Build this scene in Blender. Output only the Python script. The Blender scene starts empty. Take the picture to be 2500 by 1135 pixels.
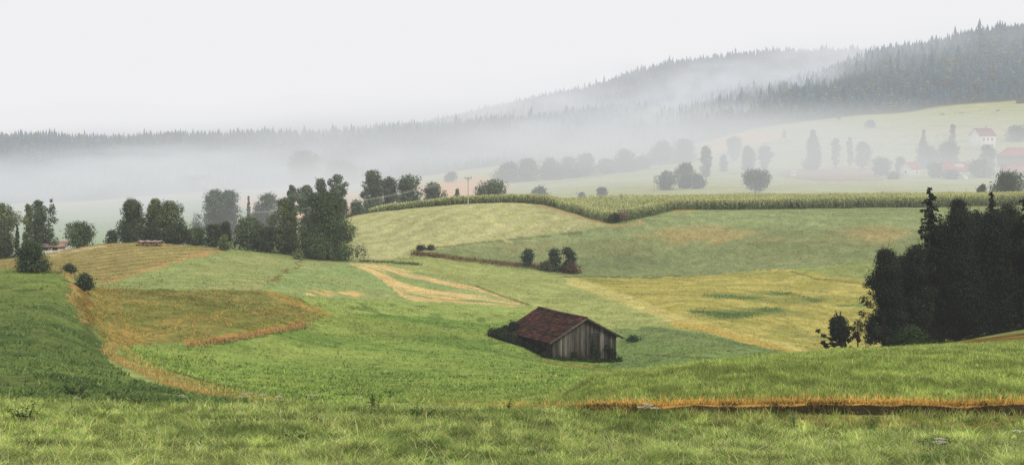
import bpy, math
import numpy as np

R = math.radians
F, CX, HY = 3434.0, 1250.0, 335.0          # focal length in photo pixels, principal column, horizon row
rng = np.random.default_rng(7)
col = bpy.context.scene.collection
scene = bpy.context.scene

# ------------------------------------------------------------------ helpers
def lin(c):
    c = np.asarray(c, float) / 255.0
    return np.where(c <= 0.04045, c / 12.92, ((c + 0.055) / 1.055) ** 2.4)

GAIN = 0.86
def A(r, g, b, k=1.0):                      # surface colour that reads as sRGB r,g,b under this sky
    return lin((r, g, b)) * GAIN * k

def pchip(x, y, xq):
    x = np.asarray(x, float); y = np.asarray(y, float); xq = np.asarray(xq, float)
    h = np.diff(x); dl = np.diff(y) / h
    m = np.zeros_like(y)
    if len(x) > 2:
        a, b = dl[:-1], dl[1:]
        w1, w2 = 2 * h[1:] + h[:-1], h[1:] + 2 * h[:-1]
        ok = (a * b) > 0
        m[1:-1] = np.where(ok, (w1 + w2) / (w1 / np.where(ok, a, 1) + w2 / np.where(ok, b, 1)), 0)
    m[0], m[-1] = dl[0], dl[-1]
    xc = np.clip(xq, x[0], x[-1])
    i = np.clip(np.searchsorted(x, xc) - 1, 0, len(x) - 2)
    t = (xc - x[i]) / h[i]
    return ((1 + 2 * t) * (1 - t) ** 2 * y[i] + t * (1 - t) ** 2 * h[i] * m[i]
            + t * t * (3 - 2 * t) * y[i + 1] + t * t * (t - 1) * h[i] * m[i + 1])

def vnoise(x, y, seed=0):
    xi = np.floor(x).astype(np.int64); yi = np.floor(y).astype(np.int64)
    fx = x - xi; fy = y - yi
    fx = fx * fx * (3 - 2 * fx); fy = fy * fy * (3 - 2 * fy)
    def hsh(a, b):
        n = (a * 374761393 + b * 668265263 + seed * 974634777) & 0x7fffffff
        n = ((n ^ (n >> 13)) * 1274126177) & 0x7fffffff
        n = n ^ (n >> 16)
        return (n & 0xffff) / 65535.0
    v0 = hsh(xi, yi) * (1 - fx) + hsh(xi + 1, yi) * fx
    v1 = hsh(xi, yi + 1) * (1 - fx) + hsh(xi + 1, yi + 1) * fx
    return v0 * (1 - fy) + v1 * fy

def fbm(x, y, seed=0, o=3):
    s = 0; a = 0.5; n = 0
    for k in range(o):
        s = s + a * vnoise(x * 2 ** k, y * 2 ** k, seed + k * 17); n += a; a *= 0.5
    return s / n

def sstep(a, b, x):
    t = np.clip((x - a) / (b - a), 0, 1)
    return t * t * (3 - 2 * t)

def mesh_np(name, V, Fc, mat=None, parent=None, colr=None, loc=None, smooth=False):
    """one mesh object from arrays; Fc is (n,3) or (n,4) or a list of such arrays; colr = per-vertex colour"""
    V = np.asarray(V, np.float32)
    fl = Fc if isinstance(Fc, list) else [Fc]
    fl = [np.asarray(f, np.int32) for f in fl if len(f)]
    me = bpy.data.meshes.new(name)
    me.vertices.add(len(V)); me.vertices.foreach_set('co', V.ravel())
    nl = sum(f.size for f in fl); nf = sum(len(f) for f in fl)
    me.loops.add(nl); me.loops.foreach_set('vertex_index', np.concatenate([f.ravel() for f in fl]))
    me.polygons.add(nf)
    sizes = np.concatenate([np.full(len(f), f.shape[1], np.int32) for f in fl])
    starts = np.concatenate([[0], np.cumsum(sizes)[:-1]]).astype(np.int32)
    me.polygons.foreach_set('loop_start', starts)
    if smooth: me.polygons.foreach_set('use_smooth', np.ones(nf, bool))
    me.update(calc_edges=True)
    if colr is not None:
        a = me.attributes.new('col', 'FLOAT_COLOR', 'POINT')
        c4 = np.ones((len(V), 4), np.float32); c4[:, :3] = colr
        a.data.foreach_set('color', c4.ravel())
    o = bpy.data.objects.new(name, me); col.objects.link(o)
    if mat: me.materials.append(mat)
    if parent is not None: o.parent = parent
    if loc is not None: o.location = loc
    return o

def tag(o, label=None, cat=None, group=None, kind=None):
    if label: o['label'] = label
    if cat: o['category'] = cat
    if group: o['group'] = group
    if kind: o['kind'] = kind
    return o

def empty(name, loc, label, cat, group=None, rz=0):
    o = bpy.data.objects.new(name, None); col.objects.link(o)
    o.location = loc; o.rotation_euler = (0, 0, rz); o.empty_display_size = 0.5
    return tag(o, label, cat, group)

class MB:
    """collects boxes, tubes and quads with colours, then links ONE mesh"""
    def __init__(s): s.V = []; s.F4 = []; s.F3 = []; s.C = []; s.n = 0
    def add(s, V, F4=None, F3=None, c=(1, 1, 1)):
        V = np.asarray(V, float)
        if F4 is not None and len(F4): s.F4.append(np.asarray(F4) + s.n)
        if F3 is not None and len(F3): s.F3.append(np.asarray(F3) + s.n)
        c = np.asarray(c, float)
        s.C.append(np.tile(c, (len(V), 1)) if c.ndim == 1 else c)
        s.V.append(V); s.n += len(V)
    def box(s, x0, x1, y0, y1, z0, z1, c=(1, 1, 1), M=None):
        V = np.array([(x, y, z) for z in (z0, z1) for y in (y0, y1) for x in (x0, x1)], float)
        if M is not None: V = M(V)
        s.add(V, [(0, 2, 3, 1), (4, 5, 7, 6), (0, 1, 5, 4), (2, 6, 7, 3), (0, 4, 6, 2), (1, 3, 7, 5)], c=c)
    def hexa(s, P, c=(1, 1, 1)):            # 8 points: bottom ring 4, top ring 4
        s.add(P, [(3, 2, 1, 0), (4, 5, 6, 7), (0, 1, 5, 4), (1, 2, 6, 5), (2, 3, 7, 6), (3, 0, 4, 7)], c=c)
    def tube(s, pts, rad, n=6, c=(1, 1, 1)):
        pts = np.asarray(pts, float); rad = np.broadcast_to(np.asarray(rad, float), (len(pts),))
        rings = []
        for i in range(len(pts)):
            t = pts[min(i + 1, len(pts) - 1)] - pts[max(i - 1, 0)]
            t = t / (np.linalg.norm(t) + 1e-9)
            a = np.cross(t, (0.31, 0.95, 0.05) if abs(t[2]) > .8 else (0, 0, 1)); a /= np.linalg.norm(a) + 1e-9
            b = np.cross(t, a)
            th = np.arange(n) * 2 * math.pi / n
            rings.append(pts[i] + rad[i] * (np.cos(th)[:, None] * a + np.sin(th)[:, None] * b))
        V = np.concatenate(rings)
        f = []
        for i in range(len(pts) - 1):
            for k in range(n):
                f.append((i * n + k, i * n + (k + 1) % n, (i + 1) * n + (k + 1) % n, (i + 1) * n + k))
        s.add(V, f, c=c)
    def build(s, name, mat, parent=None, loc=None, smooth=False):
        fl = []
        if s.F4: fl.append(np.concatenate(s.F4))
        if s.F3: fl.append(np.concatenate(s.F3))
        return mesh_np(name, np.concatenate(s.V), fl, mat, parent, np.concatenate(s.C), loc, smooth)

# ------------------------------------------------------------------ materials
def nodes_of(name):
    m = bpy.data.materials.new(name); m.use_nodes = True
    nt = m.node_tree; nt.nodes.clear()
    return m, nt, nt.nodes, nt.links

def mat_col(name, noise=((3.0, 0.25),), rough=0.9, spec=0.1, transl=0.0, bump=0.0, bscale=5.0, coord='Object', stretch=(1, 1, 1)):
    """vertex colour broken up by procedural noise at several sizes"""
    m, nt, N, L = nodes_of(name)
    out = N.new('ShaderNodeOutputMaterial'); b = N.new('ShaderNodeBsdfPrincipled')
    b.inputs['Roughness'].default_value = rough; b.inputs['Specular IOR Level'].default_value = spec
    at = N.new('ShaderNodeAttribute'); at.attribute_name = 'col'
    tc = N.new('ShaderNodeTexCoord'); mp = N.new('ShaderNodeMapping'); mp.inputs['Scale'].default_value = stretch
    L.new(tc.outputs[coord], mp.inputs['Vector'])
    cur = at.outputs['Color']
    for sc, amp in noise:
        nz = N.new('ShaderNodeTexNoise'); nz.inputs['Scale'].default_value = sc; nz.inputs['Detail'].default_value = 3
        L.new(mp.outputs['Vector'], nz.inputs['Vector'])
        mr = N.new('ShaderNodeMapRange'); mr.inputs['From Min'].default_value = 0.3; mr.inputs['From Max'].default_value = 0.7
        mr.inputs['To Min'].default_value = 1 - amp; mr.inputs['To Max'].default_value = 1 + amp
        L.new(nz.outputs['Fac'], mr.inputs['Value'])
        vm = N.new('ShaderNodeVectorMath'); vm.operation = 'SCALE'
        L.new(cur, vm.inputs[0]); L.new(mr.outputs['Result'], vm.inputs['Scale'])
        cur = vm.outputs['Vector']
    L.new(cur, b.inputs['Base Color'])
    if bump:
        nz = N.new('ShaderNodeTexNoise'); nz.inputs['Scale'].default_value = bscale; nz.inputs['Detail'].default_value = 4
        L.new(mp.outputs['Vector'], nz.inputs['Vector'])
        bp = N.new('ShaderNodeBump'); bp.inputs['Strength'].default_value = bump; bp.inputs['Distance'].default_value = 0.3
        L.new(nz.outputs['Fac'], bp.inputs['Height']); L.new(bp.outputs['Normal'], b.inputs['Normal'])
    sh = b.outputs[0]
    if transl:
        t = N.new('ShaderNodeBsdfTranslucent'); L.new(cur, t.inputs['Color'])
        mx = N.new('ShaderNodeMixShader'); mx.inputs[0].default_value = transl
        L.new(b.outputs[0], mx.inputs[1]); L.new(t.outputs[0], mx.inputs[2]); sh = mx.outputs[0]
    L.new(sh, out.inputs['Surface'])
    return m

M_ground = mat_col('ground_turf', ((0.09, .10), (0.6, .16), (2.6, .26)), 1.0, 0.0, bump=0.5, bscale=2.2)
M_leaf = mat_col('foliage', ((0.8, .18),), 0.8, 0.15, transl=0.22)
M_bark = mat_col('bark', ((6.0, .3),), 0.95, 0.05)
M_grass = mat_col('grass_blades', ((0.35, .12),), 0.75, 0.2, transl=0.3)
M_corn = mat_col('corn_leaves', ((0.15, .15),), 0.75, 0.2, transl=0.3)
M_conif = mat_col('conifer_needles', ((0.05, .2),), 0.95, 0.0)
M_plank = mat_col('weathered_planks', ((3.0, .35), (14.0, .2)), 0.95, 0.05, stretch=(3, 3, .35))
M_tile = mat_col('clay_tiles', ((1.3, .4), (6.0, .3)), 0.9, 0.08)
M_wood = mat_col('old_timber', ((5.0, .3),), 0.9, 0.1)
M_plaster = mat_col('plaster', ((1.0, .06),), 0.9, 0.1)
M_metal = mat_col('galvanised_wire', ((3.0, .1),), 0.5, 0.4)

def fog_mat(name, sigma, colour, hetero=None):
    """absorption plus an even glow in place of the daylight the droplets send on, per metre"""
    m, nt, N, L = nodes_of(name)
    out = N.new('ShaderNodeOutputMaterial')
    ab = N.new('ShaderNodeVolumeAbsorption'); ab.inputs['Color'].default_value = (0, 0, 0, 1)
    em = N.new('ShaderNodeEmission'); em.inputs['Color'].default_value = (*colour, 1)  # emission stands in for daylight scattered by the droplets
    ad = N.new('ShaderNodeAddShader')
    L.new(ab.outputs[0], ad.inputs[0]); L.new(em.outputs[0], ad.inputs[1]); L.new(ad.outputs[0], out.inputs['Volume'])
    if hetero is None:
        ab.inputs['Density'].default_value = sigma; em.inputs['Strength'].default_value = sigma
    else:
        nscale, lo, hi, seed = hetero[:4]; core = hetero[4] if len(hetero) > 4 else .25
        tc = N.new('ShaderNodeTexCoord')
        ln = N.new('ShaderNodeVectorMath'); ln.operation = 'LENGTH'; L.new(tc.outputs['Object'], ln.inputs[0])
        fall = N.new('ShaderNodeMapRange'); fall.interpolation_type = 'SMOOTHSTEP'
        fall.inputs['From Min'].default_value = 1.0; fall.inputs['From Max'].default_value = core
        fall.inputs['To Min'].default_value = 0; fall.inputs['To Max'].default_value = 1
        L.new(ln.outputs['Value'], fall.inputs['Value'])
        mp = N.new('ShaderNodeMapping'); mp.inputs['Location'].default_value = (seed * 3.7, seed * 1.3, seed * 2.1)
        mp.inputs['Scale'].default_value = (1.0, 1.0, 0.55)
        L.new(tc.outputs['Object'], mp.inputs['Vector'])
        nz = N.new('ShaderNodeTexNoise'); nz.inputs['Scale'].default_value = nscale; nz.inputs['Detail'].default_value = 2.5
        L.new(mp.outputs['Vector'], nz.inputs['Vector'])
        mr = N.new('ShaderNodeMapRange'); mr.inputs['From Min'].default_value = lo; mr.inputs['From Max'].default_value = hi
        L.new(nz.outputs['Fac'], mr.inputs['Value'])
        m1 = N.new('ShaderNodeMath'); m1.operation = 'MULTIPLY'; L.new(fall.outputs[0], m1.inputs[0]); L.new(mr.outputs[0], m1.inputs[1])
        m2 = N.new('ShaderNodeMath'); m2.operation = 'MULTIPLY'; L.new(m1.outputs[0], m2.inputs[0]); m2.inputs[1].default_value = sigma
        L.new(m2.outputs[0], ab.inputs['Density']); L.new(m2.outputs[0], em.inputs['Strength'])
        try: m.cycles.volume_step_rate = 4.0
        except Exception: pass
    return m

# ------------------------------------------------------------------ terrain: feature lines (column, row, depth)
def line(rows): return np.array(rows, float)
LINES = [
 line([(0, 1135, 25), (2500, 1135, 25)]),
 line([(0, 972, 50), (400, 985, 50), (750, 990, 47), (1000, 992, 45), (1300, 1000, 43), (1700, 1009, 41), (2500, 1017, 39)]),
 line([(0, 962, 57), (300, 964, 58), (600, 976, 62), (750, 984, 62), (1000, 981, 58), (1300, 993, 45), (1500, 987, 42.7), (1700, 983, 41.7), (2100, 983, 40.7), (2500, 986, 39.7)]),
 line([(0, 800, 85), (100, 806, 85), (180, 830, 85), (250, 862, 84), (400, 888, 85), (500, 905, 85), (750, 930, 84), (1000, 948, 80), (1200, 955, 78), (1350, 946, 76),
       (1500, 931, 76), (1700, 906, 80), (1900, 883, 85), (2050, 868, 88), (2250, 850, 90), (2500, 832, 92)]),
 line([(0, 735, 105), (100, 736, 105), (170, 752, 106), (250, 795, 107), (400, 838, 108), (500, 842, 108), (750, 866, 112), (1000, 882, 112), (1200, 890, 112), (1350, 898, 112),
       (1500, 906, 112), (1700, 900, 112), (1900, 905, 112), (2000, 900, 112), (2080, 876, 112), (2150, 857, 112), (2290, 838, 113), (2500, 797, 118)]),
 line([(0, 661, 132), (100, 665, 132), (160, 672, 132), (250, 722, 132), (500, 742, 132), (650, 772, 132), (750, 800, 133), (1000, 828, 134), (1200, 850, 134), (1350, 877, 135),
       (1500, 887, 137), (1700, 855, 134), (1900, 866, 134), (2050, 880, 134), (2200, 850, 134), (2500, 800, 136)]),
 line([(0, 648, 155), (100, 650, 155), (250, 682, 155), (500, 690, 155), (700, 705, 155), (800, 725, 156), (1000, 758, 158), (1200, 780, 158), (1350, 792, 158), (1500, 805, 158),
       (1700, 796, 158), (1900, 828, 155), (2050, 850, 155), (2200, 835, 156), (2500, 800, 160)]),
 line([(0, 640, 180), (120, 634, 180), (250, 633, 180), (500, 642, 182), (700, 662, 184), (1000, 690, 186), (1200, 705, 186), (1400, 715, 186), (1700, 715, 186), (1900, 728, 186),
       (2100, 718, 188), (2500, 700, 190)]),
 line([(0, 632, 200), (120, 618, 200), (260, 599, 200), (350, 596, 202), (500, 606, 205), (700, 627, 208), (880, 638, 210), (950, 637, 212), (1040, 623, 215), (1200, 642, 215),
       (1400, 669, 212), (1600, 676, 212), (1800, 664, 212), (2000, 645, 212), (2200, 632, 214), (2500, 618, 216)]),
 line([(0, 640, 238), (350, 632, 240), (600, 618, 243), (700, 602, 246), (790, 565, 250), (870, 528, 252), (1000, 512, 252), (1150, 499, 252), (1250, 497, 252), (1310, 499, 251),
       (1400, 522, 245), (1490, 546, 237), (1540, 540, 237), (1600, 526, 241), (1660, 513, 246), (1900, 512, 247), (2200, 508, 247), (2500, 502, 247)]),
 line([(0, 650, 285), (350, 640, 285), (700, 612, 285), (870, 550, 285), (1000, 533, 285), (1150, 515, 285), (1250, 511, 285), (1310, 510, 285), (1400, 506, 285), (1480, 503, 286),
       (1660, 500, 288), (2200, 495, 290), (2500, 492, 290)]),
 line([(0, 600, 400), (250, 592, 400), (500, 575, 400), (800, 545, 400), (1000, 522, 400), (1200, 502, 400), (1500, 490, 400), (2000, 482, 400), (2500, 480, 400)]),
 line([(0, 520, 600), (250, 505, 600), (500, 492, 600), (700, 482, 600), (900, 470, 600), (1100, 453, 600), (1300, 450, 600), (1500, 440, 600), (1700, 432, 600), (2000, 428, 600), (2500, 424, 600)]),
 line([(0, 499, 800), (150, 496, 800), (500, 470, 800), (700, 462, 800), (900, 449, 800), (1050, 430, 800), (1230, 406, 800), (1400, 398, 800), (1600, 378, 800), (1700, 366, 800), (1900, 347, 800),
       (2100, 332, 800), (2500, 312, 800)]),
 line([(0, 462, 1000), (500, 448, 1000), (800, 438, 1000), (1050, 422, 1000), (1230, 402, 1000), (1500, 380, 1000), (1700, 350, 1000), (1800, 325, 1000), (2000, 296, 1000), (2100, 285, 1000),
       (2200, 278, 1000), (2300, 262, 1000), (2500, 247, 1000)]),
 line([(0, 350, 1700), (500, 347, 1700), (700, 345, 1700), (800, 338, 1700), (900, 331, 1700), (1000, 323, 1700), (1090, 322, 1700), (1200, 308, 1700), (1300, 305, 1700), (1450, 286, 1700),
       (1600, 264, 1700), (1750, 243, 1700), (1900, 222, 1700), (2050, 188, 1700), (2150, 155, 1700), (2300, 128, 1700), (2400, 111, 1700), (2500, 96, 1700)]),
 line([(0, 362, 2000), (800, 352, 2000), (1000, 340, 2000), (1300, 314, 2000), (1600, 276, 2000), (1900, 236, 2000), (2100, 200, 2000), (2500, 160, 2000)]),
 line([(0, 372, 2600), (800, 342, 2600), (1000, 320, 2600), (1100, 302, 2600), (1200, 277, 2600), (1300, 255, 2600), (1400, 235, 2600), (1480, 216, 2600), (1560, 187, 2600), (1600, 174, 2600),
       (1700, 159, 2600), (1800, 147, 2600), (1900, 141, 2600), (2000, 136, 2600), (2100, 137, 2600), (2300, 130, 2600), (2500, 150, 2600)]),
 line([(0, 365, 3600), (1000, 330, 3600), (2500, 250, 3600)]),
 line([(0, 268, 9000), (240, 247, 9000), (450, 262, 9000), (600, 253, 9000), (750, 232, 9000), (900, 240, 9000), (1100, 255, 9000), (2500, 250, 9000)]),
 line([(0, 320, 14000), (2500, 320, 14000)]),
]
PX0, PX1, DPX = -700, 3200, 3.0
cols = np.arange(PX0, PX1 + 1, DPX)
rows_d = np.concatenate([np.geomspace(1.5, 20, 50)[:-1], np.geomspace(20, 37.5, 90)[:-1], np.arange(37.5, 48, .045), np.geomspace(48, 300, 520)[:-1], np.geomspace(300, 1000, 170)[:-1], np.geomspace(1000, 14000, 150)])
LPY = np.array([pchip(l[:, 0], l[:, 1], cols) for l in LINES])
LD = np.array([pchip(l[:, 0], l[:, 2], cols) for l in LINES])
Z = np.empty((len(cols), len(rows_d)))
for i in range(len(cols)):
    dk = np.concatenate([[1.5, 8.0], LD[:, i]])
    zk = np.concatenate([[-1.65, -2.95], -(LPY[:, i] - HY) * LD[:, i] / F])
    Z[i] = pchip(dk, zk, rows_d)
UU = (cols - CX) / F
GX = UU[:, None] * rows_d[None, :]
GY = np.broadcast_to(rows_d[None, :], GX.shape)
# small undulation of the ground, larger far away
und = (fbm(GX / 9.0, GY / 9.0, 3) - .5) * 0.35 * sstep(60, 110, GY) + (fbm(GX / 2.1, GY / 2.1, 5, 2) - .5) * 0.12 * sstep(20, 30, GY)
und += (fbm(GX / 60.0, GY / 60.0, 9) - .5) * 9.0 * sstep(900, 1300, GY)
Z = Z + und

def ground_z(px, d):
    px = np.asarray(px, float); d = np.asarray(d, float)
    ci = np.clip((px - PX0) / DPX, 0, len(cols) - 1.001); i = ci.astype(int); fi = ci - i
    j = np.clip(np.searchsorted(rows_d, d) - 1, 0, len(rows_d) - 2)
    fj = np.clip((d - rows_d[j]) / (rows_d[j + 1] - rows_d[j]), 0, 1)
    return (Z[i, j] * (1 - fi) + Z[i + 1, j] * fi) * (1 - fj) + (Z[i, j + 1] * (1 - fi) + Z[i + 1, j + 1] * fi) * fj

def P3(px, d): return np.stack([(np.asarray(px) - CX) / F * d, np.asarray(d) + 0 * np.asarray(px), ground_z(px, d)], -1)
def line_at(k, what, px): return np.interp(px, cols, (LPY if what == 'py' else LD)[k])
K_EDGE, K_BANK, K_CREST, K_LCREST, K_CORN0, K_CORN1, K_WOOD = 1, 2, 3, 8, 9, 10, 14

# ------------------------------------------------------------------ ground colours
PXg = np.broadcast_to(cols[:, None], Z.shape)
PYg = HY - F * Z / GY
n1 = fbm(GX / 3.0, GY / 3.0, 21); n2 = fbm(GX / 14.0, GY / 14.0, 33); n3 = fbm(GX / 0.9, GY / 0.9, 44, 2)
JX = PXg + (n1 - .5) * 36 + (n3 - .5) * 16
JY = PYg + (n1 - .5) * 9 + (n3 - .5) * 6
C = np.empty(Z.shape + (3,)); C[:] = A(150, 165, 100)

def inside(poly, X, Y):
    poly = np.asarray(poly, float); r = np.zeros(X.shape, bool)
    x0, y0 = poly[-1]
    for x1, y1 in poly:
        if y0 != y1:
            c = ((y1 > Y) != (y0 > Y)) & (X < (x0 - x1) * (Y - y1) / (y0 - y1) + x1)
            r ^= c
        x0, y0 = x1, y1
    return r

def seg_dist(pl, X, Y, ysc=1.0):
    best = np.full(X.shape, 1e9)
    for (x0, y0), (x1, y1) in zip(pl[:-1], pl[1:]):
        dx, dy = x1 - x0, (y1 - y0) * ysc
        t = np.clip(((X - x0) * dx + (Y - y0) * ysc * dy) / (dx * dx + dy * dy), 0, 1)
        best = np.minimum(best, np.hypot(X - x0 - t * dx, (Y - y0) * ysc - t * dy))
    return best

def sel(d0, d1):
    a, b = np.searchsorted(rows_d, (d0, d1)); return slice(a, b)

def paint(poly, c, d0, d1, a=1.0):
    s = sel(d0, d1)
    m = inside(poly, JX[:, s], JY[:, s])
    sub = C[:, s]
    al = a if np.isscalar(a) else a[:, s][m][:, None]
    sub[m] = sub[m] * (1 - al) + np.asarray(c) * al
    return s, m

def stroke(pl, w, c, d0, d1, a=1.0, soft=0.5, ysc=1.0, jit=True, nz=None):
    s = sel(d0, d1)
    X, Y = (JX[:, s], JY[:, s]) if jit else (PXg[:, s], PYg[:, s])
    dd = seg_dist(pl, X, Y, ysc)
    m = (1 - sstep(w * (1 - soft), w, dd)) * a
    if nz is not None: m = m * nz[:, s]
    C[:, s] = C[:, s] * (1 - m[..., None]) + np.asarray(c) * m[..., None]

def blotch(x, y, rx, ry, c, d0, d1, a=1.0):
    s = sel(d0, d1)
    r = np.hypot((JX[:, s] - x) / rx, (JY[:, s] - y) / ry) + (n1[:, s] - .5) * .9
    m = (1 - sstep(.35, 1.1, r)) * a
    C[:, s] = C[:, s] * (1 - m[..., None]) + np.asarray(c) * m[..., None]

def stripes(vx, vy, period, seed=0, warp=0.35):
    ph = (GX * vx + GY * vy) / period + warp * (n2 - .5) * 4
    return 0.5 + 0.5 * np.sin(2 * math.pi * ph + (n3 - .5) * 1.5)

W_ = (-9000, 12000)
# far valley and hills
s = sel(300, 15000)
C[:, s] = A(178, 182, 122) * (0.9 + 0.2 * n2[:, s, None])
paint([(-800, 560), (60, 520), (520, 487), (640, 492), (640, 640), (-800, 640)], A(150, 172, 118), 300, 800)
paint([(540, 488), (620, 472), (860, 468), (1010, 480), (900, 540), (700, 540)], A(232, 175, 105), 420, 780)
paint([(1000, 452), (1120, 440), (1240, 428), (1240, 462), (1050, 500)], A(235, 180, 115), 420, 760)
paint([(1000, 440), (1240, 404), (1240, 430), (1000, 452)], A(200, 190, 130), 620, 1000)
paint([(1690, 358), (1800, 326), (1930, 316), (1930, 334), (1750, 372)], A(236, 186, 122), 650, 1100)
paint([(1900, 418), (2140, 408), (2160, 440), (2000, 444), (1900, 432)], A(165, 140, 112), 450, 800)
paint([(1980, 402), (2130, 402), (2140, 412), (1900, 414)], A(225, 190, 125), 450, 800)
stroke([(1860, 350), (2000, 340), (2100, 335), (2280, 330), (2500, 313), (2700, 305)], 4, A(84, 104, 74), 600, 1100, .95, ysc=2)
stroke([(2100, 339), (2280, 335), (2500, 320), (2700, 310)], 3, A(165, 125, 95), 600, 1100, .7, ysc=2)
stroke([(1930, 372), (2100, 360), (2230, 352), (2360, 345)], 3, A(110, 125, 92), 600, 1000, .6, ysc=2)
paint([(1930, 336), (2300, 318), (2700, 300), (2700, 318), (2300, 334), (1930, 352)], A(205, 188, 140), 600, 1100, .6)
stroke([(1700, 360), (1800, 348), (1930, 322), (2060, 302)], 3, A(150, 130, 95), 600, 1100, .5, ysc=2)
stroke([(1240, 462), (1500, 425), (1650, 405)], 3, A(110, 125, 90), 450, 800, .5, ysc=2)
s = sel(800, 15000)
wood = (GY[:, s] > np.interp(PXg[:, s], [-700, 0, 150, 500, 700, 1050, 1230, 1500, 1700, 1800, 2000, 2500, 3200],
        [800, 805, 810, 810, 850, 830, 830, 940, 985, 1000, 1005, 1005, 1005]) + 6 * (n1[:, s] - .5))
C[:, s][wood] = A(52, 66, 54)
# middle ground, far to near
paint([(-800, 700), (-800, 560), (260, 590), (900, 600), (900, 700)], A(110, 125, 80), 206, 300)
paint([(840, 524), (1000, 505), (1310, 490), (1495, 549), (1300, 578), (1100, 602), (1030, 622), (860, 650)], A(176, 178, 122), 205, 275)
st = stripes(.80, -.60, 4.2, warp=.5)
s, m = paint([(840, 524), (1000, 505), (1310, 490), (1495, 549), (1300, 578), (1100, 602), (1030, 622), (860, 650)], A(194, 190, 140), 205, 275, st * .8)
jp = [(1030, 624), (1100, 602), (1300, 579), (1495, 552), (1560, 540), (1660, 508), (3300, 480), (3300, 600), (2200, 635), (2000, 648), (1800, 667), (1600, 679), (1400, 674), (1240, 650)]
paint(jp, A(138, 147, 100), 205, 300)
s, m = paint([(1100, 606), (1500, 548), (1660, 508), (3300, 480), (3300, 560), (2200, 560), (1700, 565), (1300, 600)], A(154, 166, 116), 205, 300, .75)
paint(jp, A(152, 144, 100), 205, 300, .45 * sstep(.5, .75, n2))
paint(jp, A(120, 134, 90), 205, 300, .35 * stripes(.12, .99, 4.4, warp=.7))
blotch(1700, 575, 170, 26, A(172, 154, 104), 205, 300, .75)
blotch(2145, 570, 90, 24, A(168, 152, 104), 205, 300, .75)
blotch(1290, 598, 120, 14, A(150, 150, 104), 205, 300, .7)
blotch(1520, 640, 180, 22, A(120, 132, 92), 205, 300, .8)
blotch(1980, 610, 300, 22, A(122, 136, 90), 205, 300, .6)
stroke([(1310, 499), (1400, 525), (1490, 550)], 6, A(180, 156, 112), 225, 275, .7, ysc=1.2)
stroke([(1490, 552), (1540, 546), (1570, 540)], 6, A(184, 160, 112), 225, 275, .7, ysc=1.2)
stroke([(1640, 517), (1700, 512)], 4, A(190, 160, 105), 225, 275, .7)
stroke([(1000, 612), (1150, 594), (1300, 580), (1420, 566)], 2.2, A(110, 112, 70), 205, 275, .8, jit=False)
# ditch with dead stems along the foot of the slope
stroke([(1005, 618), (1080, 626), (1200, 640), (1290, 650), (1400, 664)], 9, A(112, 104, 70), 195, 235, .85)
# fields below the slope
hp = [(860, 640), (960, 640), (1040, 626), (1240, 658), (1420, 678), (1560, 740), (1660, 795), (1800, 840), (1995, 876), (2050, 905), (1500, 905), (1300, 752), (1080, 680), (900, 645)]
paint(hp, A(160, 170, 104), 125, 215)
paint(hp, A(176, 178, 112), 125, 215, .6 * stripes(.35, .94, 6.0, warp=.8))
kp = [(1370, 676), (1600, 679), (1800, 667), (2000, 648), (3300, 600), (3300, 880), (1995, 874), (1800, 832), (1650, 785), (1540, 730), (1440, 692)]
paint(kp, A(172, 166, 90), 125, 216)
paint(kp, A(196, 184, 108), 125, 216, .75 * sstep(.45, .8, stripes(.28, .96, 7.5, warp=1.3)))
paint(kp, A(144, 148, 84), 125, 216, .75 * sstep(.52, .72, fbm(GX / 11, GY / 5.0, 77)))
paint([(1920, 655), (2200, 634), (2200, 690), (2050, 676)], A(146, 158, 96), 180, 216, .9)
stroke([(1400, 686), (1540, 736), (1640, 775), (1780, 815), (1980, 868)], 20, A(206, 194, 122), 125, 216, .75, ysc=1.3)
stroke([(1640, 790), (1720, 800), (1860, 840), (1960, 870)], 12, A(196, 172, 92), 125, 216, .7)
stroke([(1370, 677), (1480, 676), (1600, 678), (1700, 675)], 3, A(100, 122, 72), 195, 220, .9, ysc=1.5)
stroke([(1930, 662), (1990, 680), (2090, 690)], 2.5, A(112, 126, 74), 180, 216, .8)
for x, y, rx, ry in ((1780, 766, 92, 13), (1870, 755, 60, 6), (1700, 760, 35, 5), (1770, 723, 60, 6), (1830, 727, 45, 5), (1900, 716, 50, 4), (1985, 733, 45, 6), (2080, 745, 60, 4), (2000, 712, 40, 3)):
    blotch(x, y, rx, ry, A(118, 140, 84), 125, 216, 1.0)
# left hill: hay rows, pale meadow, straw field
fp = [(-800, 660), (-100, 632), (0, 626), (120, 612), (260, 590), (350, 585), (545, 600), (540, 614), (420, 642), (250, 692), (170, 684), (150, 664), (-800, 668)]
paint(fp, A(172, 160, 104), 134, 210)
paint(fp, A(140, 128, 76), 134, 210, .75 * stripes(.93, -.36, 2.6, warp=.25))
ep = [(230, 694), (420, 642), (545, 608), (740, 622), (732, 640), (705, 660), (655, 692), (645, 716), (400, 716), (220, 712)]
paint(ep, A(158, 170, 108), 118, 212)
paint(ep, A(176, 174, 116), 118, 212, .6 * sstep(.45, .7, fbm(GX / 9, GY / 22, 55)))
paint(ep, A(146, 160, 98), 118, 212, .5 * stripes(.25, .97, 3.6, warp=.5))
stroke([(250, 690), (420, 640), (470, 624), (545, 611)], 4, A(196, 160, 104), 140, 210, .9)
stroke([(115, 624), (180, 610), (255, 601)], 3, A(205, 185, 140), 170, 210, .9)
gp = [(732, 636), (900, 640), (1085, 680), (1295, 748), (1000, 744), (850, 730), (690, 722), (645, 700), (705, 662)]
paint(gp, A(152, 170, 108), 118, 214)
paint(gp, A(168, 172, 112), 118, 214, .6 * sstep(.45, .7, fbm(GX / 7, GY / 12, 62)))
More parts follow.
